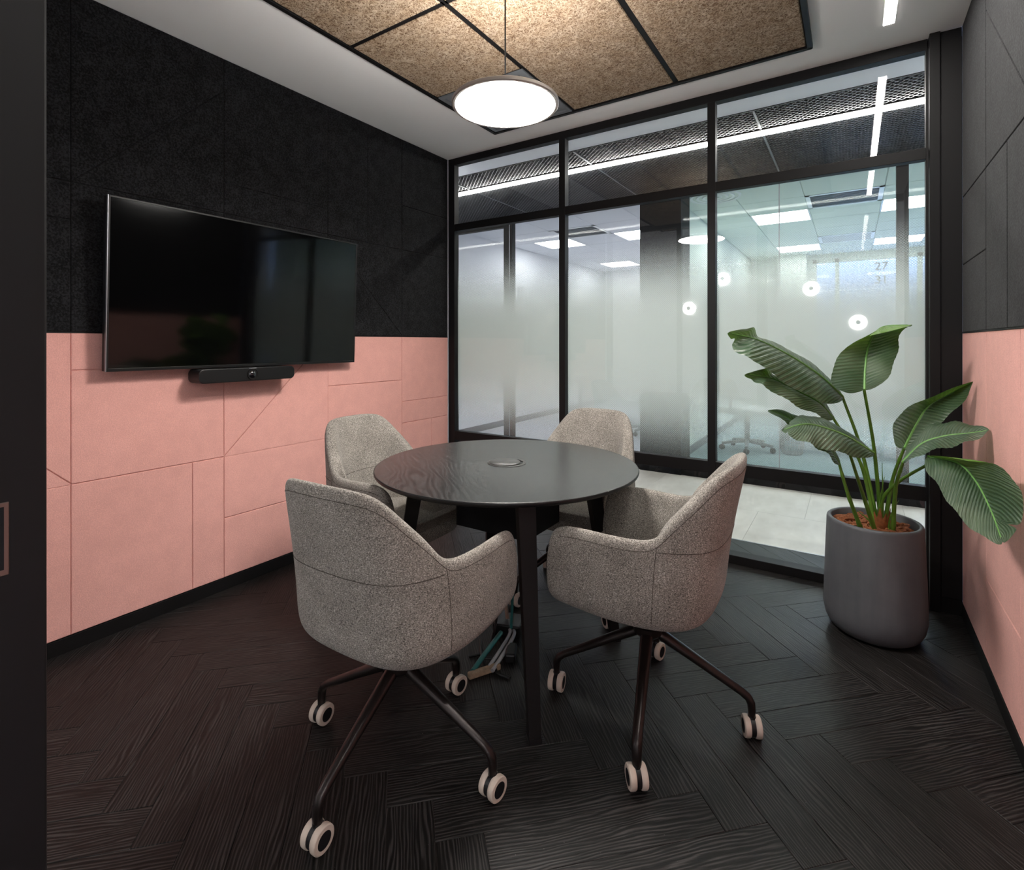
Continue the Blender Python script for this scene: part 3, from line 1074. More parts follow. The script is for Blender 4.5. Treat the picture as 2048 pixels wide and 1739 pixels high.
# office furniture glimpsed through the film
def desk(label, x0, x1, y0, y1, mat_top, pedestal):
    d = thing('office_desk', label, 'desk', ((x0 + x1) / 2, (y0 + y1) / 2, 0))
    hx, hy = (x1 - x0) / 2, (y1 - y0) / 2
    obj('desktop', B((-hx, -hy, 0.715), (hx, hy, 0.74), 0.004), mat_top, d)
    for sx in (-1, 1):
        for sy in (-1, 1):
            obj('leg', MB().tube([(sx * (hx - 0.06), sy * (hy - 0.06), 0.0), (sx * (hx - 0.1), sy * (hy - 0.1), 0.716)], 0.025, 8), M['mid_grey'], d)
    obj('modesty_panel', B((-hx + 0.12, hy - 0.06, 0.35), (hx - 0.12, hy - 0.04, 0.715)), mat_top, d)
    return d


def office_chair(label, x, y, rz, mat):
    d = thing('swivel_chair', label, 'chair', (x, y, 0), rz)
    obj('seat', B((-0.24, -0.23, 0.42), (0.24, 0.24, 0.50), 0.03), mat, d)
    bk = MB()
    bk.box((-0.22, -0.27, 0.60), (0.22, -0.21, 1.02), 0, 0.025)
    obj('backrest', bk, mat, d)
    obj('back_bar', MB().tube([(0, -0.05, 0.43), (0, -0.29, 0.45), (0, -0.275, 0.75)], 0.02, 8), M['mid_grey'], d)
    obj('column', MB().lathe([(0.03, 0.09), (0.03, 0.43)], 12), M['mid_grey'], d)
    for k in range(5):
        a = 2 * PI * k / 5 + 0.3
        c, s_ = math.cos(a), math.sin(a)
        l = obj('leg', MB().tube([(0, 0, 0.11), (c * 0.28, s_ * 0.28, 0.075)], [0.024, 0.016], 8), M['mid_grey'], d)
        obj('caster', MB().lathe([(0.0, -0.02), (0.028, -0.02), (0.03, -0.015), (0.03, 0.015), (0.028, 0.02), (0, 0.02)], 16, (0, 0, 0), 0, 'x'), M['matt_black'], l, (c * 0.28, s_ * 0.28, 0.030), (0, 0, a + 0.8))
    return d


desk('white desk in the left office behind the frosted film', -3.9, -2.3, 7.3, 8.0, M['white_laminate'], True)
office_chair('pale swivel chair beside the white desk in the left office', -2.35, 6.95, 0.4, M['white_laminate'])
desk('white desk in the right office behind the frosted film', -0.75, 0.75, 6.75, 7.5, M['white_laminate'], True)
office_chair('pale swivel chair at the desk in the right office', -1.02, 6.55, -0.5, M['white_laminate'])
wb = thing('waste_basket', 'small wire waste basket on the carpet of the right office', 'basket', (-0.56, 6.60, 0))
for z, r in ((0.004, 0.10), (0.10, 0.112), (0.20, 0.125), (0.29, 0.135)):
    obj('wire_ring', MB().tube([(r * math.cos(2 * PI * k / 24), r * math.sin(2 * PI * k / 24), z + 0.004) for k in range(25)], 0.004, 6), M['grey_cable'], wb)
for k in range(20):
    a = 2 * PI * k / 20
    obj('wire', MB().tube([(0.10 * math.cos(a), 0.10 * math.sin(a), 0.004), (0.135 * math.cos(a), 0.135 * math.sin(a), 0.29)], 0.003, 5), M['grey_cable'], wb)
obj('base', MB().lathe([(0.099, 0.0), (0.099, 0.006)], 24), M['mid_grey'], wb)

# ------------------------------------------------------------------ room lights
pd = thing('pendant_lamp', 'round flat white glowing pendant lamp hanging over the table', 'lamp', (-1.105, 1.638, 2.151))
obj('shade', MB().lathe([(0.1905, 0.000), (0.200, -0.001), (0.2035, 0.003), (0.2035, 0.013), (0.199, 0.017), (0.05, 0.034), (0.0, 0.034)], 72, cap=False), M['pale_rim'], pd, label='pale metal rim')
obj('diffuser', MB().lathe([(0.0, -0.001), (0.185, -0.001), (0.192, 0.0005), (0.192, 0.006), (0.0, 0.006)], 72), M['pendant_glow'], pd, label='glowing white diffuser')
obj('uplight', MB().lathe([(0.07, 0.0335), (0.185, 0.0205), (0.185, 0.0195), (0.07, 0.0325)], 48, cap=False), M['uplight_glow'], pd, label='glowing ring on the upper side')
obj('cord', MB().tube([(0, 0, 0.034), (0, 0, ZC - 0.018 - 2.151)], 0.003, 8), M['black_plastic'], pd)
obj('cord_grip', MB().lathe([(0.012, 0.034), (0.012, 0.05), (0.005, 0.058)], 16), M['black_plastic'], pd)
ll = thing('linear_lamp', 'slim white LED line lamp in the white ceiling along the right wall', 'ceiling light', (0.141, 1.55, ZC))
obj('housing', B((-0.024, -1.349, -0.0008), (0.024, 1.349, 0.03), 0.0005), M['ceiling_paint'], ll)
obj('diffuser', B((-0.0195, -1.345, -0.0016), (0.0195, 1.345, -0.0009)), M['linear_glow'], ll, label='glowing white strip')
# round glass wall lamps in the lobby (seen as reflections in the glass)
for x, z, lab in ((-1.83, 2.33, 'round glass wall lamp in the lobby, highest on the wall'), (-0.53, 2.09, 'round glass wall lamp in the lobby, second highest on the wall'), (0.08, 1.55, 'round glass wall lamp in the lobby, lowest on the wall'), (-2.39, 1.85, 'round glass wall lamp in the lobby, beside the far end')):
    d = thing('wall_lamp', lab, 'lamp', (x, -3.0, z), 0, 'round wall lamps in the lobby')
    obj('glass_disc', MB().lathe([(0.0, 0.075), (0.06, 0.072), (0.105, 0.055), (0.118, 0.03), (0.11, 0.01), (0.0, 0.01)], 32, (0, 0, 0), 0, 'y'), M['disc_glow'], d, rot=(0, 0, PI), label='glowing ribbed glass disc')
    obj('centre_cap', MB().lathe([(0.0, 0.092), (0.028, 0.090), (0.030, 0.07)], 20, (0, 0, 0), 0, 'y'), M['mid_grey'], d, rot=(0, 0, PI))
for x, y, wd in ((1.45, -0.9, 'beside the doorway'), (1.45, -2.2, 'beside the back wall, doorway end'), (-4.2, -0.9, 'beside the glass, far end'), (-4.2, -2.2, 'beside the back wall, far end')):  # unseen panels added to fill the room, kept clear of the glass reflections
    p = thing('panel_light', 'unseen fill panel added to the lobby ceiling ' + wd, 'ceiling light', (x, y, 2.70), 0, 'added lobby fill panels')
    obj('diffuser', B((-0.6, -0.3, -0.008), (0.6, 0.3, -0.001)), M['lobby_fill_glow'], p)
    f = MB()
    for lo, hi in (((-0.62, -0.32, -0.01), (0.62, -0.3, 0)), ((-0.62, 0.3, -0.01), (0.62, 0.32, 0)), ((-0.62, -0.3, -0.01), (-0.6, 0.3, 0)), ((0.6, -0.3, -0.01), (0.62, 0.3, 0))):
        f.box(lo, hi)
    obj('frame', f, M['white_laminate'], p)

# ------------------------------------------------------------------ television and video bar
TVY, TVZ = (0.8685, 2.150), (1.130, 1.862)
tv = thing('television', 'large black wall-mounted television on the felt wall', 'television', (XL + 0.075, (TVY[0] + TVY[1]) / 2, TVZ[0]))
tv.rotation_euler = (0, math.radians(2.2), 0)
hw, hh = (TVY[1] - TVY[0]) / 2, TVZ[1] - TVZ[0]
obj('casing', B((-0.045, -hw + 0.0, 0.0), (-0.004, hw, hh), 0.003), M['black_plastic'], tv)
bz = MB()
for lo, hi in (((-0.006, -hw, 0), (0.0, hw, 0.013)), ((-0.006, -hw, hh - 0.008), (0.0, hw, hh)), ((-0.006, -hw, 0.01), (0.0, -hw + 0.008, hh - 0.005)), ((-0.006, hw - 0.008, 0.01), (0.0, hw, hh - 0.005))):
    bz.box(lo, hi, 0, 0.0008)
obj('bezel', bz, M['black_plastic'], tv)
obj('edge_trim', B((-0.012, -hw - 0.002, 0.0), (0.001, -hw + 0.001, hh)), M['grey_metal'], tv)
obj('screen', B((-0.005, -hw + 0.007, 0.012), (-0.0015, hw - 0.007, hh - 0.007)), M['screen'], tv)
obj('wall_bracket', B((-0.070, -0.25, 0.15), (-0.040, 0.25, 0.55)), M['matt_black'], tv)
vb = thing('video_bar', 'black video conference bar with camera lens under the television', 'camera', (XL + 0.010, 1.4575, 1.055))
bar = MB()
bm = bmesh.new()
bmesh.ops.create_cube(bm, size=1)
for v in bm.verts:
    v.co = Vector((0.062 + v.co.x * 0.105, v.co.y * 0.494, 0.0375 + v.co.z * 0.068))
bmesh.ops.bevel(bm, geom=[e for e in bm.edges if abs((e.verts[0].co - e.verts[1].co).x) > 0.05], offset=0.024, segments=6, affect='EDGES', profile=0.5)
bmesh.ops.bevel(bm, geom=[e for e in bm.edges if e.calc_face_angle(0) > 1.0], offset=0.004, segments=2, affect='EDGES', profile=0.5)
bar.bm(bm)
bm.free()
obj('body', bar, M['black_plastic'], vb)
obj('lens_frame', MB().lathe([(0.0, 0.1135), (0.026, 0.1135), (0.029, 0.1165), (0.027, 0.120), (0.024, 0.1165), (0.0, 0.1165)], 32, (0, 0.01, 0.0375), 0, 'x'), M['black_metal'], vb)
obj('lens', MB().lathe([(0.0, 0.124), (0.008, 0.1235), (0.015, 0.121), (0.019, 0.117), (0.0, 0.116)], 32, (0, 0.01, 0.0375), 0, 'x'), M['lens'], vb, label='glossy round lens')
obj('status_light', B((0.1145, -0.008, 0.066), (0.1160, 0.030, 0.0700)), M['grey_metal'], vb)
obj('mount_arm', B((0.0, -0.20, 0.040), (0.015, 0.20, 0.070)), M['matt_black'], vb)

# ------------------------------------------------------------------ round table
TCX, TCY = -1.162, 1.730
tb = thing('round_table', 'round black wooden meeting table on four splayed legs', 'table', (TCX, TCY, 0))
tt = obj('tabletop', MB().lathe([(0.0, 0.7395), (0.5135, 0.7555), (0.5160, 0.7625), (0.5160, 0.7642), (0.5148, 0.765), (0.0, 0.765)], 128, cap=False), M['table_wood'], tb, auto=25)
obj('edge_band', MB().lathe([(0.470, 0.738), (0.505, 0.746), (0.5165, 0.753), (0.5185, 0.757), (0.5185, 0.7620), (0.5172, 0.7640), (0.5158, 0.7646), (0.5140, 0.7575), (0.500, 0.7500), (0.470, 0.7390)], 128, cap=False), M['black_plastic'], tt, label='black lacquered bevelled edge')
port = obj('cable_port', MB().lathe([(0.0, 0.764), (0.078, 0.764), (0.078, 0.7668), (0.0755, 0.7675), (0.066, 0.7668), (0.0645, 0.7645)], 48, (-0.005, 0.01, 0), cap=False), M['port_grey'], tb, label='round black cable port ring')
lid = MB().lathe([(0.0, 0.7655), (0.0635, 0.7655), (0.0635, 0.7690), (0.0625, 0.7697), (0.0, 0.7697)], 48, (-0.013, 0.004, 0), cap=False)
obj('cable_lid', lid, M['port_grey'], port)
obj('cable_slot', B((-0.018, 0.058, 0.7675), (0.022, 0.064, 0.7700)), M['matt_black'], port, rot=(0, 0, -0.5))
obj('cable_box', B((-0.166, -0.117, 0.520), (0.166, 0.140, 0.7385), 0.003), M['matt_black'], tb)
for sx in (-1, 1):
    for sy in (-1, 1):
        leg = MB()
        top, bot = Vector((sx * 0.245, sy * 0.255, 0.739)), Vector((sx * 0.326, sy * 0.332, 0.012))
        d = Vector((sx, sy, 0)).normalized()
        e = Vector((-sy, sx, 0)).normalized()
        vs = []
        for c, a, b in ((bot, 0.017, 0.019), (top, 0.028, 0.030)):
            for i, j in ((-1, -1), (1, -1), (1, 1), (-1, 1)):
                vs.append(c + d * (i * a) + e * (j * b))
        leg.add(vs, [(0, 3, 2, 1), (4, 5, 6, 7), (0, 1, 5, 4), (1, 2, 6, 5), (2, 3, 7, 6), (3, 0, 4, 7)])
        lo = obj('leg', leg, M['black_metal'], tb)
        ft = MB()
        vs = [bot + d * (i * 0.019) + e * (j * 0.021) + Vector((0, 0, dz)) for dz in (-0.012, 0.004) for i, j in ((-1, -1), (1, -1), (1, 1), (-1, 1))]
        ft.add(vs, [(0, 3, 2, 1), (4, 5, 6, 7), (0, 1, 5, 4), (1, 2, 6, 5), (2, 3, 7, 6), (3, 0, 4, 7)])
        obj('foot', ft, M['black_plastic'], lo)

# ------------------------------------------------------------------ chairs
HALF = [  # plan x, plan y, top z, lean, taper  (from back centre round to the front lip)
    (0.000, -0.238, 0.888, 1.0),
    (0.085, -0.236, 0.888, 1.0),
    (0.160, -0.226, 0.884, 1.0),
    (0.213, -0.200, 0.868, 1.0),
    (0.246, -0.164, 0.800, 0.95),
    (0.266, -0.122, 0.735, 0.75),
    (0.273, -0.096, 0.690, 0.55),
    (0.279, -0.070, 0.672, 0.4),
    (0.286, -0.020, 0.670, 0.25),
    (0.290, 0.040, 0.672, 0.15),
    (0.290, 0.095, 0.675, 0.1),
    (0.285, 0.150, 0.675, 0.0),
    (0.279, 0.205, 0.668, 0.0),
    (0.272, 0.238, 0.640, 0.0),
    (0.270, 0.246, 0.590, 0.0),
    (0.262, 0.250, 0.495, 0.0),
    (0.220, 0.256, 0.455, 0.0),
    (0.120, 0.262, 0.450, 0.0),
    (0.000, 0.264, 0.450, 0.0),
]


def section(x, y, h, lean):
    r = math.hypot(x, y)
    front = max(0.0, min(1.0, (y + 0.05) / 0.29))
    front = front * front * (3 - 2 * front)
    zb = 0.453 + 0.020 * front
    n = Vector((-x, -y, 0)).normalized() if abs(y) > 0.12 and abs(x) < 0.26 else Vector((-1 if x > 0 else 1, 0, 0))
    if y < -0.1:
        n = Vector((-x, -y * 1.3, 0)).normalized()
    th = 0.052
    ni = n
    if y < -0.1:
        w2 = (x / 0.25) ** 2
        ni = Vector((-0.55 * w2 * (1 if x > 0 else -1), 1, 0)).normalized() * (1 + 0.75 * w2)

    def lp(z):
        k = max(0.0, z - 0.50) / 0.40
        k = k * lean
        return Vector((x * (1 - 0.15 * k), y - 0.078 * k * (0.6 + 0.4 * k), 0))
    low = h < 0.5
    P = []
    c0 = 0.394
    P.append(Vector((x * 0.02, y * 0.02, c0)))
    P.append(Vector((x * 0.48, y * 0.48, c0 + 0.01 * (zb - c0))))
    P.append(Vector((x * 0.84, y * 0.84, c0 + 0.14 * (zb - c0))))
    P.append(Vector((x * 1.0, y * 1.0, c0 + 0.66 * (zb - c0))))
    if low:
        hh_ = max(h, zb + 0.02)
        z1, z2, z3 = zb, hh_ - 0.006, hh_
        P += [Vector((x, y, z1)), Vector((x, y, z1 + 0.004)), Vector((x, y, z2)), Vector((x, y, z3)), Vector((x, y, z3)) + n * th, Vector((x, y, z3 - 0.005)) + n * th]
        P.append(Vector((x * 0.8, y * 0.8, 0.435)))
    else:
        m1 = zb + 0.09
        m2 = m1 + (h - m1) * 0.5
        for z in (m1, m2, h - 0.045):
            q = lp(z)
            q.z = z
            P.append(q)
        q = lp(h)
        q.z = h + 0.006
        P.append(q + n * 0.006)
        P.append(q + n * (th - 0.018))
        q = lp(h - 0.05) + ni * (th - 0.008)
        q.z = h - 0.05
        P.append(q)
        zi = max(0.47, min(0.56, h - 0.12))
        q = lp(zi) * 0.98 + ni * (th + 0.008)
        q.z = zi
        P.append(q)
    P.append(Vector((x * 0.72, y * 0.72, 0.425)))
    P.append(Vector((x * 0.35, y * 0.35, 0.422)))
    P.append(Vector((x * 0.02, y * 0.02, 0.422)))
    return P


def bspl(c, t):
    a = ((1 - t) ** 3) / 6
    b = (3 * t ** 3 - 6 * t ** 2 + 4) / 6
    d = (-3 * t ** 3 + 3 * t ** 2 + 3 * t + 1) / 6
    e = t ** 3 / 6
    return c[0] * a + c[1] * b + c[2] * d + c[3] * e


def chair_shell():
    half = HALF
    loop = [section(*p) for p in half] + [section(-p[0], p[1], p[2], p[3]) for p in half[-2:0:-1]]
    N = len(loop)
    Mv = len(loop[0])
    su, sv = 5, 5
    # resample along the profile first (open, clamped), then round the loop
    prof = []
    for sec in loop:
        ext = [sec[0] * 2 - sec[1]] + sec + [sec[-1] * 2 - sec[-2]]
        row = []
        for j in range(Mv - 1):
            for k in range(sv):
                row.append(bspl(ext[j:j + 4], k / sv))
        row.append(bspl(ext[Mv - 2:Mv + 2], 1.0))
        prof.append(row)
    R = []
    for i in range(N):
        for k in range(su):
            t = k / su
            R.append([bspl([prof[(i - 1) % N][j], prof[i][j], prof[(i + 1) % N][j], prof[(i + 2) % N][j]], t) for j in range(len(prof[0]))])
    return R, N, su, sv


SHELL, SN, SSU, SSV = chair_shell()


def shell_mesh():
    mb = MB()
    n, m = len(SHELL), len(SHELL[0])
    vs = [p for row in SHELL for p in row]
    fs = []
    for i in range(n):
        for j in range(m - 1):
            fs.append((i * m + j, ((i + 1) % n) * m + j, ((i + 1) % n) * m + j + 1, i * m + j + 1))
    fs.append(tuple(i * m for i in range(n - 1, -1, -1)))
    fs.append(tuple(i * m + m - 1 for i in range(n)))
    return mb.add(vs, fs, 0, True)


def shell_normal(i, j):
    n, m = len(SHELL), len(SHELL[0])
    a = SHELL[(i + 1) % n][j] - SHELL[(i - 1) % n][j]
    b = SHELL[i][min(j + 1, m - 1)] - SHELL[i][max(j - 1, 0)]
    v = a.cross(b)
    if v.length < 1e-9:
        return Vector((0, 0, 1))
    return v.normalized()


def seam_line(ijs, r=0.0009, off=0.0002):
    pts = []
    for i, j in ijs:
        nn = shell_normal(i % len(SHELL), j)
        p = SHELL[i % len(SHELL)][j]
        pts.append(p + nn * off)
    return MB().tube(pts, r, 6)


def tweed_cushion():
    mb = MB()
    n = 56
    prof = [(0.0, 0.420), (0.80, 0.418), (0.93, 0.420), (0.985, 0.426), (1.0, 0.438), (0.985, 0.458), (0.94, 0.470), (0.86, 0.476), (0.55, 0.479), (0.0, 0.480)]
    vs, fs = [], []
    for s, z in prof:
        for k in range(n):
            t = 2 * PI * k / n
            c, sn = math.cos(t), math.sin(t)
            e = 2 / 3.4
            x = 0.226 * math.copysign(abs(c) ** e, c)
            y = 0.248 * math.copysign(abs(sn) ** e, sn)
            y = y * s + 0.030
            zz = z - (0.022 * max(0, (y - 0.12) / 0.15) ** 2 if y > 0.12 else 0)
            vs.append((x * s, y, zz))
    m = len(prof)
    for i in range(m - 1):
        for k in range(n):
            fs.append((i * n + k, i * n + (k + 1) % n, (i + 1) * n + (k + 1) % n, (i + 1) * n + k))
    return mb.add(vs, fs, 0, True)


SEAT_G = 'tweed armchairs around the round table'


def make_chair(label):
    ch = thing('swivel_armchair', label, 'chair', (0, 0, 0), 0, SEAT_G)
    shell = obj('shell', shell_mesh(), M['fabric'], ch, auto=80)
    n = len(SHELL)
    # profile index of the outer rim and the inner rim
    jr = 7 * SSV
    obj('rim_seam', seam_line([(i, jr - 3) for i in range(-12 * SSU, 12 * SSU + 1)]), M['seam'], shell)
    for s in (1, -1):
        obj('side_seam', seam_line([(s * (6 * SSU + 1), j) for j in range(3 * SSV, jr - 2)]), M['seam'], shell)

    def level(z, outer):
        out = []
        for i in range(-6 * SSU, 6 * SSU + 1):
            row = SHELL[i % n]
            rng = range(3 * SSV, jr) if outer else range(jr + SSV, len(row) - 2 * SSV)
            best = min(rng, key=lambda j: abs(row[j].z - z))
            j2 = best + 1 if (row[best].z - z) * (row[best + 1].z - z) <= 0 else best - 1
            den = row[j2].z - row[best].z
            t = 0 if abs(den) < 1e-9 else max(0, min(1, (z - row[best].z) / den))
            out.append(row[best].lerp(row[j2], t) + shell_normal(i % n, best) * 0.0004)
        return MB().tube(out, 0.0009, 6)
    obj('back_seam', level(0.652, True), M['seam'], shell)
    obj('back_seam', level(0.640, False), M['seam'], shell)
    obj('seat_cushion', tweed_cushion(), M['fabric'], ch)
    hub = MB().lathe([(0.0, 0.262), (0.035, 0.262), (0.048, 0.275), (0.050, 0.300), (0.036, 0.305), (0.036, 0.37), (0.075, 0.394), (0.0, 0.398)], 28)
    obj('hub', hub, M['dark_bronze'], ch)
    return ch


LEGM = MB()
LEGM.tube([(0.010, 0, 0.288), (0.06, 0, 0.262), (0.16, 0, 0.208), (0.255, 0, 0.156), (0.290, 0, 0.137), (0.309, 0, 0.123), (0.318, 0, 0.106), (0.320, 0, 0.085), (0.320, 0, 0.068)],
          [0.021, 0.021, 0.018, 0.0155, 0.015, 0.015, 0.0150, 0.0145, 0.0135], 14, flat=0.82)
LEG_ME = LEGM.mesh('leg', M['dark_bronze'], 50)
WH = MB()
WH.lathe([(0.0205, -0.0105), (0.0305, -0.0100), (0.0325, -0.007), (0.0330, 0.0), (0.0325, 0.006), (0.0300, 0.0085), (0.0205, 0.0090)], 36, (0, 0, 0), 0, 'x', cap=False)
WH.lathe([(0.0, -0.0085), (0.0212, -0.0085), (0.0212, 0.0080), (0.0, 0.0080)], 28, (0, 0, 0), 1, 'x', cap=False)
WHEEL_ME = WH.mesh('wheel', [M['caster_beige'], M['matt_black']], 40)
FK = MB()
FK.box((-0.0080, -0.016, -0.020), (0.0080, 0.016, 0.024), 0, 0.003)
FK.lathe([(0.0, 0.020), (0.012, 0.020), (0.0125, 0.033), (0.009, 0.040), (0.0, 0.040)], 16)
FK.lathe([(0.0295, -0.0085), (0.0295, 0.0085)], 28, (0, 0, 0), 0, 'x')
FORK_ME = FK.mesh('caster_fork', M['black_plastic'], 40)


def chair_base(ch, legs):
    """legs: (angle in the room, caster direction in the room)"""
    rz = ch.rotation_euler.z
    for a, ca in legs:
        lg = obj('leg', LEG_ME, None, ch, (0, 0, 0), (0, 0, a - rz))
        obj('caster_fork', FORK_ME, None, lg, (0.320, 0, 0.033), (0, 0, ca - a))
        c, s_ = math.cos(ca - a), math.sin(ca - a)
        for k in (-1, 1):
            obj('wheel', WHEEL_ME, None, lg, (0.320 + k * 0.0172 * c, k * 0.0172 * s_, 0.033), (0, 0, ca - a + (0 if k > 0 else PI)), label='twin beige caster wheel with black hub')


def R_(d):
    return math.radians(d)


CH = [
    ('grey tweed armchair with its back to the viewer, in front of the round table', (-1.145, 1.122), R_(2), -82.8, [(-82.8, 4), (7.2, -8), (97.2, -6), (187.2, 6)]),
    ('grey tweed armchair seen from the side, between round table and potted plant', (-0.578, 1.719), R_(92), -77, [(-77, 38), (13, 24), (103, -10), (193, 12)]),
    ('grey tweed armchair facing out between round table and pink panels', (-1.775, 1.705), R_(-90), 51, [(51, 30), (141, 0), (231, -35), (321, 60)]),
    ('grey tweed armchair between round table and glass partition', (-1.150, 2.325), R_(178), 144, [(144, 20), (54, 40), (234, 0), (324, 50)]),
]
proto = None
for i, (lab, (x, y), rz, a0, legs) in enumerate(CH):
    if proto is None:
        proto = ch = make_chair(lab)
        made = dup(proto)          # bare copy kept for the others (no legs yet)
        bare = made
    elif i == 1:
        ch = bare
    else:
        ch = None
    if i >= 2:
        ch = bpy.data.objects.new('swivel_armchair', None)
        link(ch)
        for c0 in [c for c in proto.children if not c.name.startswith('leg')]:
            c1 = c0.copy()
            COL.objects.link(c1)
            c1.parent = ch
            for g0 in c0.children:
                g1 = g0.copy()
                COL.objects.link(g1)
                g1.parent = c1
    tag(ch, lab, 'chair', SEAT_G)
    ch.location = (x, y, 0)
    ch.rotation_euler = (0, 0, rz)
    chair_base(ch, [(R_(a), R_(c)) for a, c in legs])

# ------------------------------------------------------------------ cables under the table
cb = thing('cable_bundle', 'teal, grey and black cables lying on the floor under the table', 'cable', (-1.19, 1.70, 0))


def curve(pts, n=8):
    P = [Vector(p) for p in pts]
    P = [P[0] * 2 - P[1]] + P + [P[-1] * 2 - P[-2]]
    out = []
    for i in range(1, len(P) - 2):
        for k in range(n):
            t = k / n
            a, b, c, d = P[i - 1], P[i], P[i + 1], P[i + 2]
            out.append(0.5 * ((2 * b) + (c - a) * t + (2 * a - 5 * b + 4 * c - d) * t * t + (3 * b - a - 3 * c + d) * t ** 3))
    out.append(P[-2])
    return out


O = Vector((-1.19, 1.70, 0))
rel = lambda *pts: [Vector(p) - O for p in pts]
obj('teal_cable', MB().tube(curve(rel((-1.192, 1.545, 0.016), (-1.20, 1.62, 0.030), (-1.208, 1.70, 0.042), (-1.215, 1.767, 0.050))), 0.0095, 10), M['teal_cable'], cb)
for dx in (0.0, 0.021):
    obj('grey_cable', MB().tube(curve(rel((-1.155 + dx, 1.59, 0.014), (-1.165 + dx, 1.66, 0.022), (-1.185 + dx, 1.76, 0.030), (-1.205 + dx, 1.82, 0.034), (-1.25 + dx, 1.86, 0.03))), 0.0075, 10), M['grey_cable'], cb)
obj('black_cable', MB().tube(curve(rel((-1.30, 1.74, 0.008), (-1.25, 1.67, 0.008), (-1.21, 1.64, 0.012), (-1.17, 1.66, 0.008), (-1.12, 1.60, 0.008), (-1.06, 1.60, 0.007))), 0.0055, 8), M['black_plastic'], cb)
obj('black_cable', MB().tube(curve(rel((-1.30, 1.86, 0.30), (-1.27, 1.82, 0.12), (-1.25, 1.76, 0.03), (-1.23, 1.68, 0.01), (-1.27, 1.62, 0.007))), 0.0055, 8), M['black_plastic'], cb)
st = MB()
st.box((-0.066, -0.012, 0.0), (0.066, 0.012, 0.022), 0, 0.005)
obj('cable_clamp', st, M['cardboard'], cb, (0.028, -0.122, 0.0), (0, 0, R_(62)), label='worn beige cable strip')
pl = MB()
pl.box((-0.022, -0.045, 0.0), (0.022, 0.045, 0.035), 0, 0.008)
obj('plug', pl, M['black_plastic'], cb, (0.055, 0.02, 0.0), (0, 0, 0.5))
obj('socket_box', B((-0.06, -0.055, 0.0), (0.06, 0.055, 0.050), 0.006), M['black_plastic'], cb, (-0.055, 0.175, 0.0), (0, 0, 0.3))
TO = Vector((TCX, TCY, 0))
relt = lambda *pts: [Vector(p) - TO for p in pts]
obj('hanging_cable', MB().tube(curve(relt((-1.19, 1.79, 0.521), (-1.185, 1.80, 0.36), (-1.19, 1.815, 0.20), (-1.20, 1.82, 0.05))), 0.006, 8), M['teal_cable'], tb)
obj('hanging_cable', MB().tube(curve(relt((-1.215, 1.80, 0.521), (-1.25, 1.86, 0.36), (-1.27, 1.87, 0.20), (-1.25, 1.865, 0.055))), 0.008, 8), M['brown_cable'], tb)

# ------------------------------------------------------------------ planter and plant
PX, PY = 0.079, 2.749
pot = obj('plant_pot', MB().lathe([(0.0, 0.006), (0.120, 0.000), (0.148, 0.004), (0.166, 0.018), (0.180, 0.045), (0.1875, 0.085), (0.1875, 0.12), (0.184, 0.25), (0.179, 0.38), (0.1755, 0.468), (0.174, 0.477), (0.170, 0.481), (0.160, 0.481), (0.1565, 0.477), (0.156, 0.40), (0.150, 0.36), (0.0, 0.36)], 96, cap=False), M['pot_grey'], None, (PX, PY, 0), auto=60)
tag(pot, 'grey rounded plant pot standing in the corner by the glass partition', 'plant pot')
ml = obj('bark_mulch', MB().lathe([(0.0, 0.437), (0.08, 0.436), (0.153, 0.425), (0.150, 0.365), (0.0, 0.365)], 40, cap=False), M['sheath'], None, (PX, PY, 0))
tag(ml, 'reddish brown bark mulch filling the grey pot', 'mulch')
chips = []
rnd = random.Random(5)
for k in range(5):
    bm = bmesh.new()
    bmesh.ops.create_icosphere(bm, subdivisions=2, radius=1)
    ph = [rnd.random() * 6 for _ in range(6)]
    for v in bm.verts:
        c = v.co.copy()
        f = 1 + 0.22 * math.sin(3 * c.x + ph[0]) * math.sin(4 * c.y + ph[1]) + 0.12 * math.sin(7 * c.z + ph[2] + 5 * c.x)
        v.co = Vector((c.x * f * 0.030, c.y * f * 0.016, c.z * f * 0.0085))
    mb = MB().bm(bm, 0, False)
    bm.free()
    chips.append(mb.mesh('bark_chip', M['bark'], 30))
for k in range(130):
    r = 0.138 * math.sqrt((k + 0.5) / 130)
    a = k * 2.39996
    o = bpy.data.objects.new('bark_chip', rnd.choice(chips))
    s_ = rnd.uniform(0.55, 1.05)
    o.scale = (s_, s_, s_)
    o.location = (r * math.cos(a), r * math.sin(a), 0.448 + rnd.uniform(-0.003, 0.012))
    o.rotation_euler = (rnd.uniform(-0.5, 0.5), rnd.uniform(-0.4, 0.4), rnd.uniform(0, 6.28))
    link(o, ml)

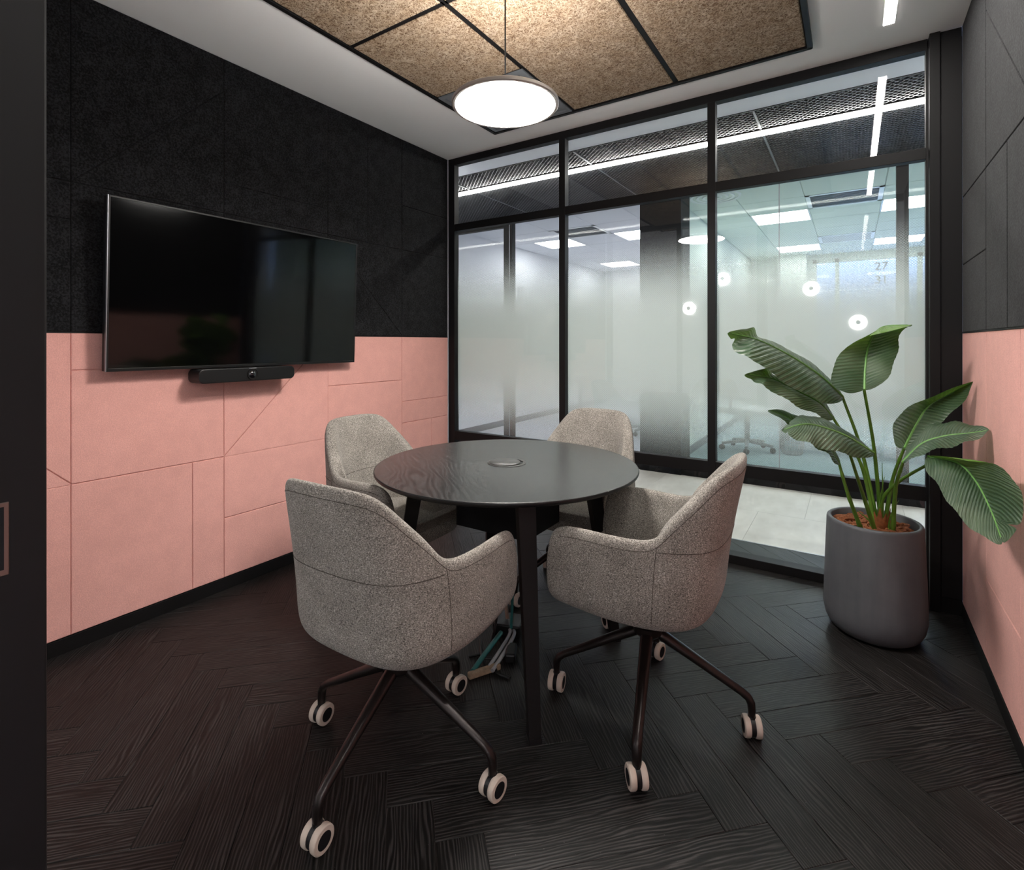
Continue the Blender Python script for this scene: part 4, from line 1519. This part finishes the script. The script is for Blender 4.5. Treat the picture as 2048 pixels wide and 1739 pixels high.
LEAVES = [
  ([(-0.035, 2.668, 1.017), (-0.113, 2.558, 1.109), (-0.213, 2.42, 1.195), (-0.314, 2.258, 1.261), (-0.404, 2.151, 1.288)], (-0.212, 2.253, 1.091), (-0.211, 2.661, 1.199),
   [(-0.035, 2.668, 1.017), (0.037, 2.716, 0.773), (0.095, 2.742, 0.451)]),
  ([(-0.065, 2.589, 0.926), (-0.111, 2.511, 0.995), (-0.179, 2.395, 1.05), (-0.262, 2.28, 1.106), (-0.342, 2.168, 1.129)], (-0.197, 2.239, 1.02), (-0.183, 2.631, 1.058),
   [(-0.065, 2.589, 0.926), (0.033, 2.678, 0.726), (0.084, 2.711, 0.458)]),
  ([(0.042, 2.564, 1.057), (0.047, 2.663, 1.145), (0.063, 2.757, 1.24), (0.107, 2.773, 1.315), (0.204, 2.67, 1.323)], (-0.063, 2.59, 1.16), (0.164, 2.739, 1.22),
   [(0.042, 2.564, 1.057), (0.08, 2.708, 0.79), (0.107, 2.774, 0.444)]),
  ([(0.069, 2.438, 0.824), (-0.021, 2.343, 0.895), (-0.109, 2.249, 0.938), (-0.159, 2.169, 0.948), (-0.211, 2.087, 0.933)], (-0.093, 2.116, 0.88), (-0.137, 2.398, 0.956),
   [(-0.005, 2.389, 0.813), (0.032, 2.533, 0.653), (0.079, 2.672, 0.462)]),
  ([(-0.044, 2.531, 0.749), (-0.091, 2.476, 0.831), (-0.141, 2.419, 0.88), (-0.207, 2.352, 0.94), (-0.277, 2.282, 0.982)], (-0.131, 2.306, 0.859), (-0.134, 2.544, 0.901),
   [(-0.044, 2.531, 0.749), (-0.013, 2.552, 0.621), (0.034, 2.64, 0.455)]),
  ([(0.179, 2.654, 0.817), (0.226, 2.756, 0.904), (0.277, 2.837, 0.979), (0.349, 2.837, 1.037), (0.407, 2.756, 1.093)], (0.184, 2.776, 0.958), (0.306, 2.737, 0.922),
   [(0.179, 2.654, 0.817), (0.145, 2.727, 0.667), (0.117, 2.756, 0.451)]),
  ([(0.166, 2.501, 0.79), (0.226, 2.517, 0.863), (0.294, 2.526, 0.897), (0.357, 2.519, 0.914), (0.415, 2.509, 0.932)], (0.304, 2.664, 0.933), (0.282, 2.398, 0.874),
   [(0.166, 2.501, 0.79), (0.149, 2.61, 0.663), (0.145, 2.715, 0.458)]),
  ([(0.234, 2.427, 0.831), (0.304, 2.329, 0.835), (0.335, 2.229, 0.802), (0.353, 2.122, 0.743), (0.355, 1.979, 0.687)], (0.257, 2.107, 0.739), (0.39, 2.002, 0.852),
   [(0.243, 2.433, 0.809), (0.164, 2.62, 0.689), (0.108, 2.702, 0.582), (0.098, 2.72, 0.452)]),
]
CAMV = Vector((0, 0, 1.25))
plant = thing('potted_plant', 'tall green plant with broad banana-like leaves growing from the grey pot', 'plant', (PX, PY, 0.43))
PO = Vector((PX, PY, 0.43))
NOTCH = {2: [(0.80, -1, 0.55), (0.90, 1, 0.5)], 7: [(0.86, 1, 0.5)], 0: [(0.90, -1, 0.5)], 3: [(0.88, 1, 0.6), (0.94, -1, 0.5)]}


def leaf(idx, rib, a, b):
    rc = curve(rib, 16)
    n = len(rc)
    mid = rc[n // 2]
    wa, wb = Vector(a) - mid, Vector(b) - mid
    nu = 9
    # top side = side of the leaf turned to the light and the viewer where it is open
    nrm0 = wa.cross(rc[n // 2 + 3] - rc[n // 2 - 3]).normalized()
    if nrm0.dot(Vector((-0.2, -1.0, 0.35) if idx in (2, 5, 7) else (-0.4, -0.5, 1.0))) < 0:
        nrm0 = -nrm0
    vs, uvs = [], []
    for i, p in enumerate(rc):
        t = i / (n - 1)
        w_ = math.sin(PI * min(1, max(0.0, t ** 0.86 * 0.985 + 0.012))) ** 0.72
        for k in range(-nu, nu + 1):
            u = k / nu
            ww = wa if u < 0 else wb
            sc = w_
            for t0, sd, dp in NOTCH.get(idx, []):
                if sd * u > 0:
                    sc *= 1 - dp * math.exp(-((t - t0) / 0.012) ** 2)
            au = abs(u)
            if idx in (0, 1) and t > 0.78:
                q = min(1.0, (t - 0.78) / 0.12)
                sc *= 1 - 0.5 * q
                ww = Matrix.Rotation((-1.3 if idx == 0 else -1.1) * q * q * (3 - 2 * q), 3, (rc[min(i + 1, n - 1)] - rc[i - 1]).normalized()) @ ww
            off = ww * (au * sc)
            arch = 0.012 * math.sin(PI * au) * w_
            rip = 0.0011 * math.sin(2 * PI * 17 * (t - 0.10 * au)) * au * w_ + 0.005 * math.sin(2 * PI * 3.3 * t + idx * 2 + (1 if u < 0 else 0)) * au * au
            vs.append(p + off + nrm0 * (arch + rip) - PO)
            uvs.append(((u + 1) / 2, t))
    m = 2 * nu + 1
    fs = []
    for i in range(n - 1):
        for k in range(m - 1):
            fs.append((i * m + k, i * m + k + 1, (i + 1) * m + k + 1, (i + 1) * m + k))
    me = bpy.data.meshes.new('leaf')
    me.from_pydata([v[:] for v in vs], [], fs)
    # face the sheet upwards
    fn = (Vector(vs[fs[(n // 2) * (m - 1) + 2][1]]) - Vector(vs[fs[(n // 2) * (m - 1) + 2][0]])).cross(Vector(vs[fs[(n // 2) * (m - 1) + 2][3]]) - Vector(vs[fs[(n // 2) * (m - 1) + 2][0]]))
    uvl = me.uv_layers.new(name='UVMap')
    for poly in me.polygons:
        for li in poly.loop_indices:
            uvl.data[li].uv = uvs[me.loops[li].vertex_index]
    if fn.dot(nrm0) < 0:
        me.flip_normals()
    me.polygons.foreach_set('use_smooth', [True] * len(me.polygons))
    me.materials.append(M['leaf'])
    o = bpy.data.objects.new('leaf', me)
    link(o, plant)
    rib_pts = [p - PO + nrm0 * 0.0008 for p in rc[:int(n * 0.97)]]
    rr = [0.0048 * (1 - 0.8 * i / len(rib_pts)) + 0.0006 for i in range(len(rib_pts))]
    obj('midrib', MB().tube(rib_pts, rr, 6), M['midrib'], o, label='bright green midrib')
    return o


for idx, (rib, a, b, stem) in enumerate(LEAVES):
    leaf(idx, rib, a, b)
    sp_ = curve([Vector(p) - PO for p in stem] , 8)
    rr = [0.0054 + 0.0038 * (i / (len(sp_) - 1)) ** 1.3 for i in range(len(sp_))]
    for i in range(len(rr)):
        if i % 6 == 3 and idx in (4, 5, 6):
            rr[i] += 0.0015
    obj('stem', MB().tube(sp_, rr, 10), M['stem'], plant)
# little shoots and the brown sheath at the foot
for k, (dx, dy, h, bx, by) in enumerate(((-0.03, -0.03, 0.10, -0.05, -0.03), (0.03, -0.03, 0.16, 0.035, 0.0), (-0.02, -0.01, 0.20, -0.03, 0.01), (0.0, -0.04, 0.26, 0.015, -0.03), (0.01, 0.0, 0.30, 0.0, 0.02))):
    pts = curve([(0.02 + dx, -0.02 + dy * 0.5, 0.015), (0.02 + dx * 1.2, -0.02 + dy * 0.6, h * 0.5), (0.02 + dx + bx, -0.02 + dy + by, h)], 6)
    obj('shoot', MB().tube(pts, [0.010 * (1 - i / len(pts)) + 0.001 for i in range(len(pts))], 8, flat=0.5), M['stem'], plant)
for k in range(5):
    a = -2.2 + k * 0.55
    c, s_ = math.cos(a), math.sin(a)
    pts = curve([(0.022 + c * 0.012, -0.022 + s_ * 0.012, 0.0), (0.022 + c * 0.028, -0.022 + s_ * 0.028, 0.05), (0.024 + c * 0.040, -0.022 + s_ * 0.04, 0.10 + 0.02 * (k % 2))], 6)
    obj('sheath', MB().tube(pts, [0.017 * (1 - (i / (len(pts) - 1)) ** 2) + 0.0008 for i in range(len(pts))], 8, flat=0.35, up=(c, s_, 0)), M['sheath'], plant, label='brown papery sheath')
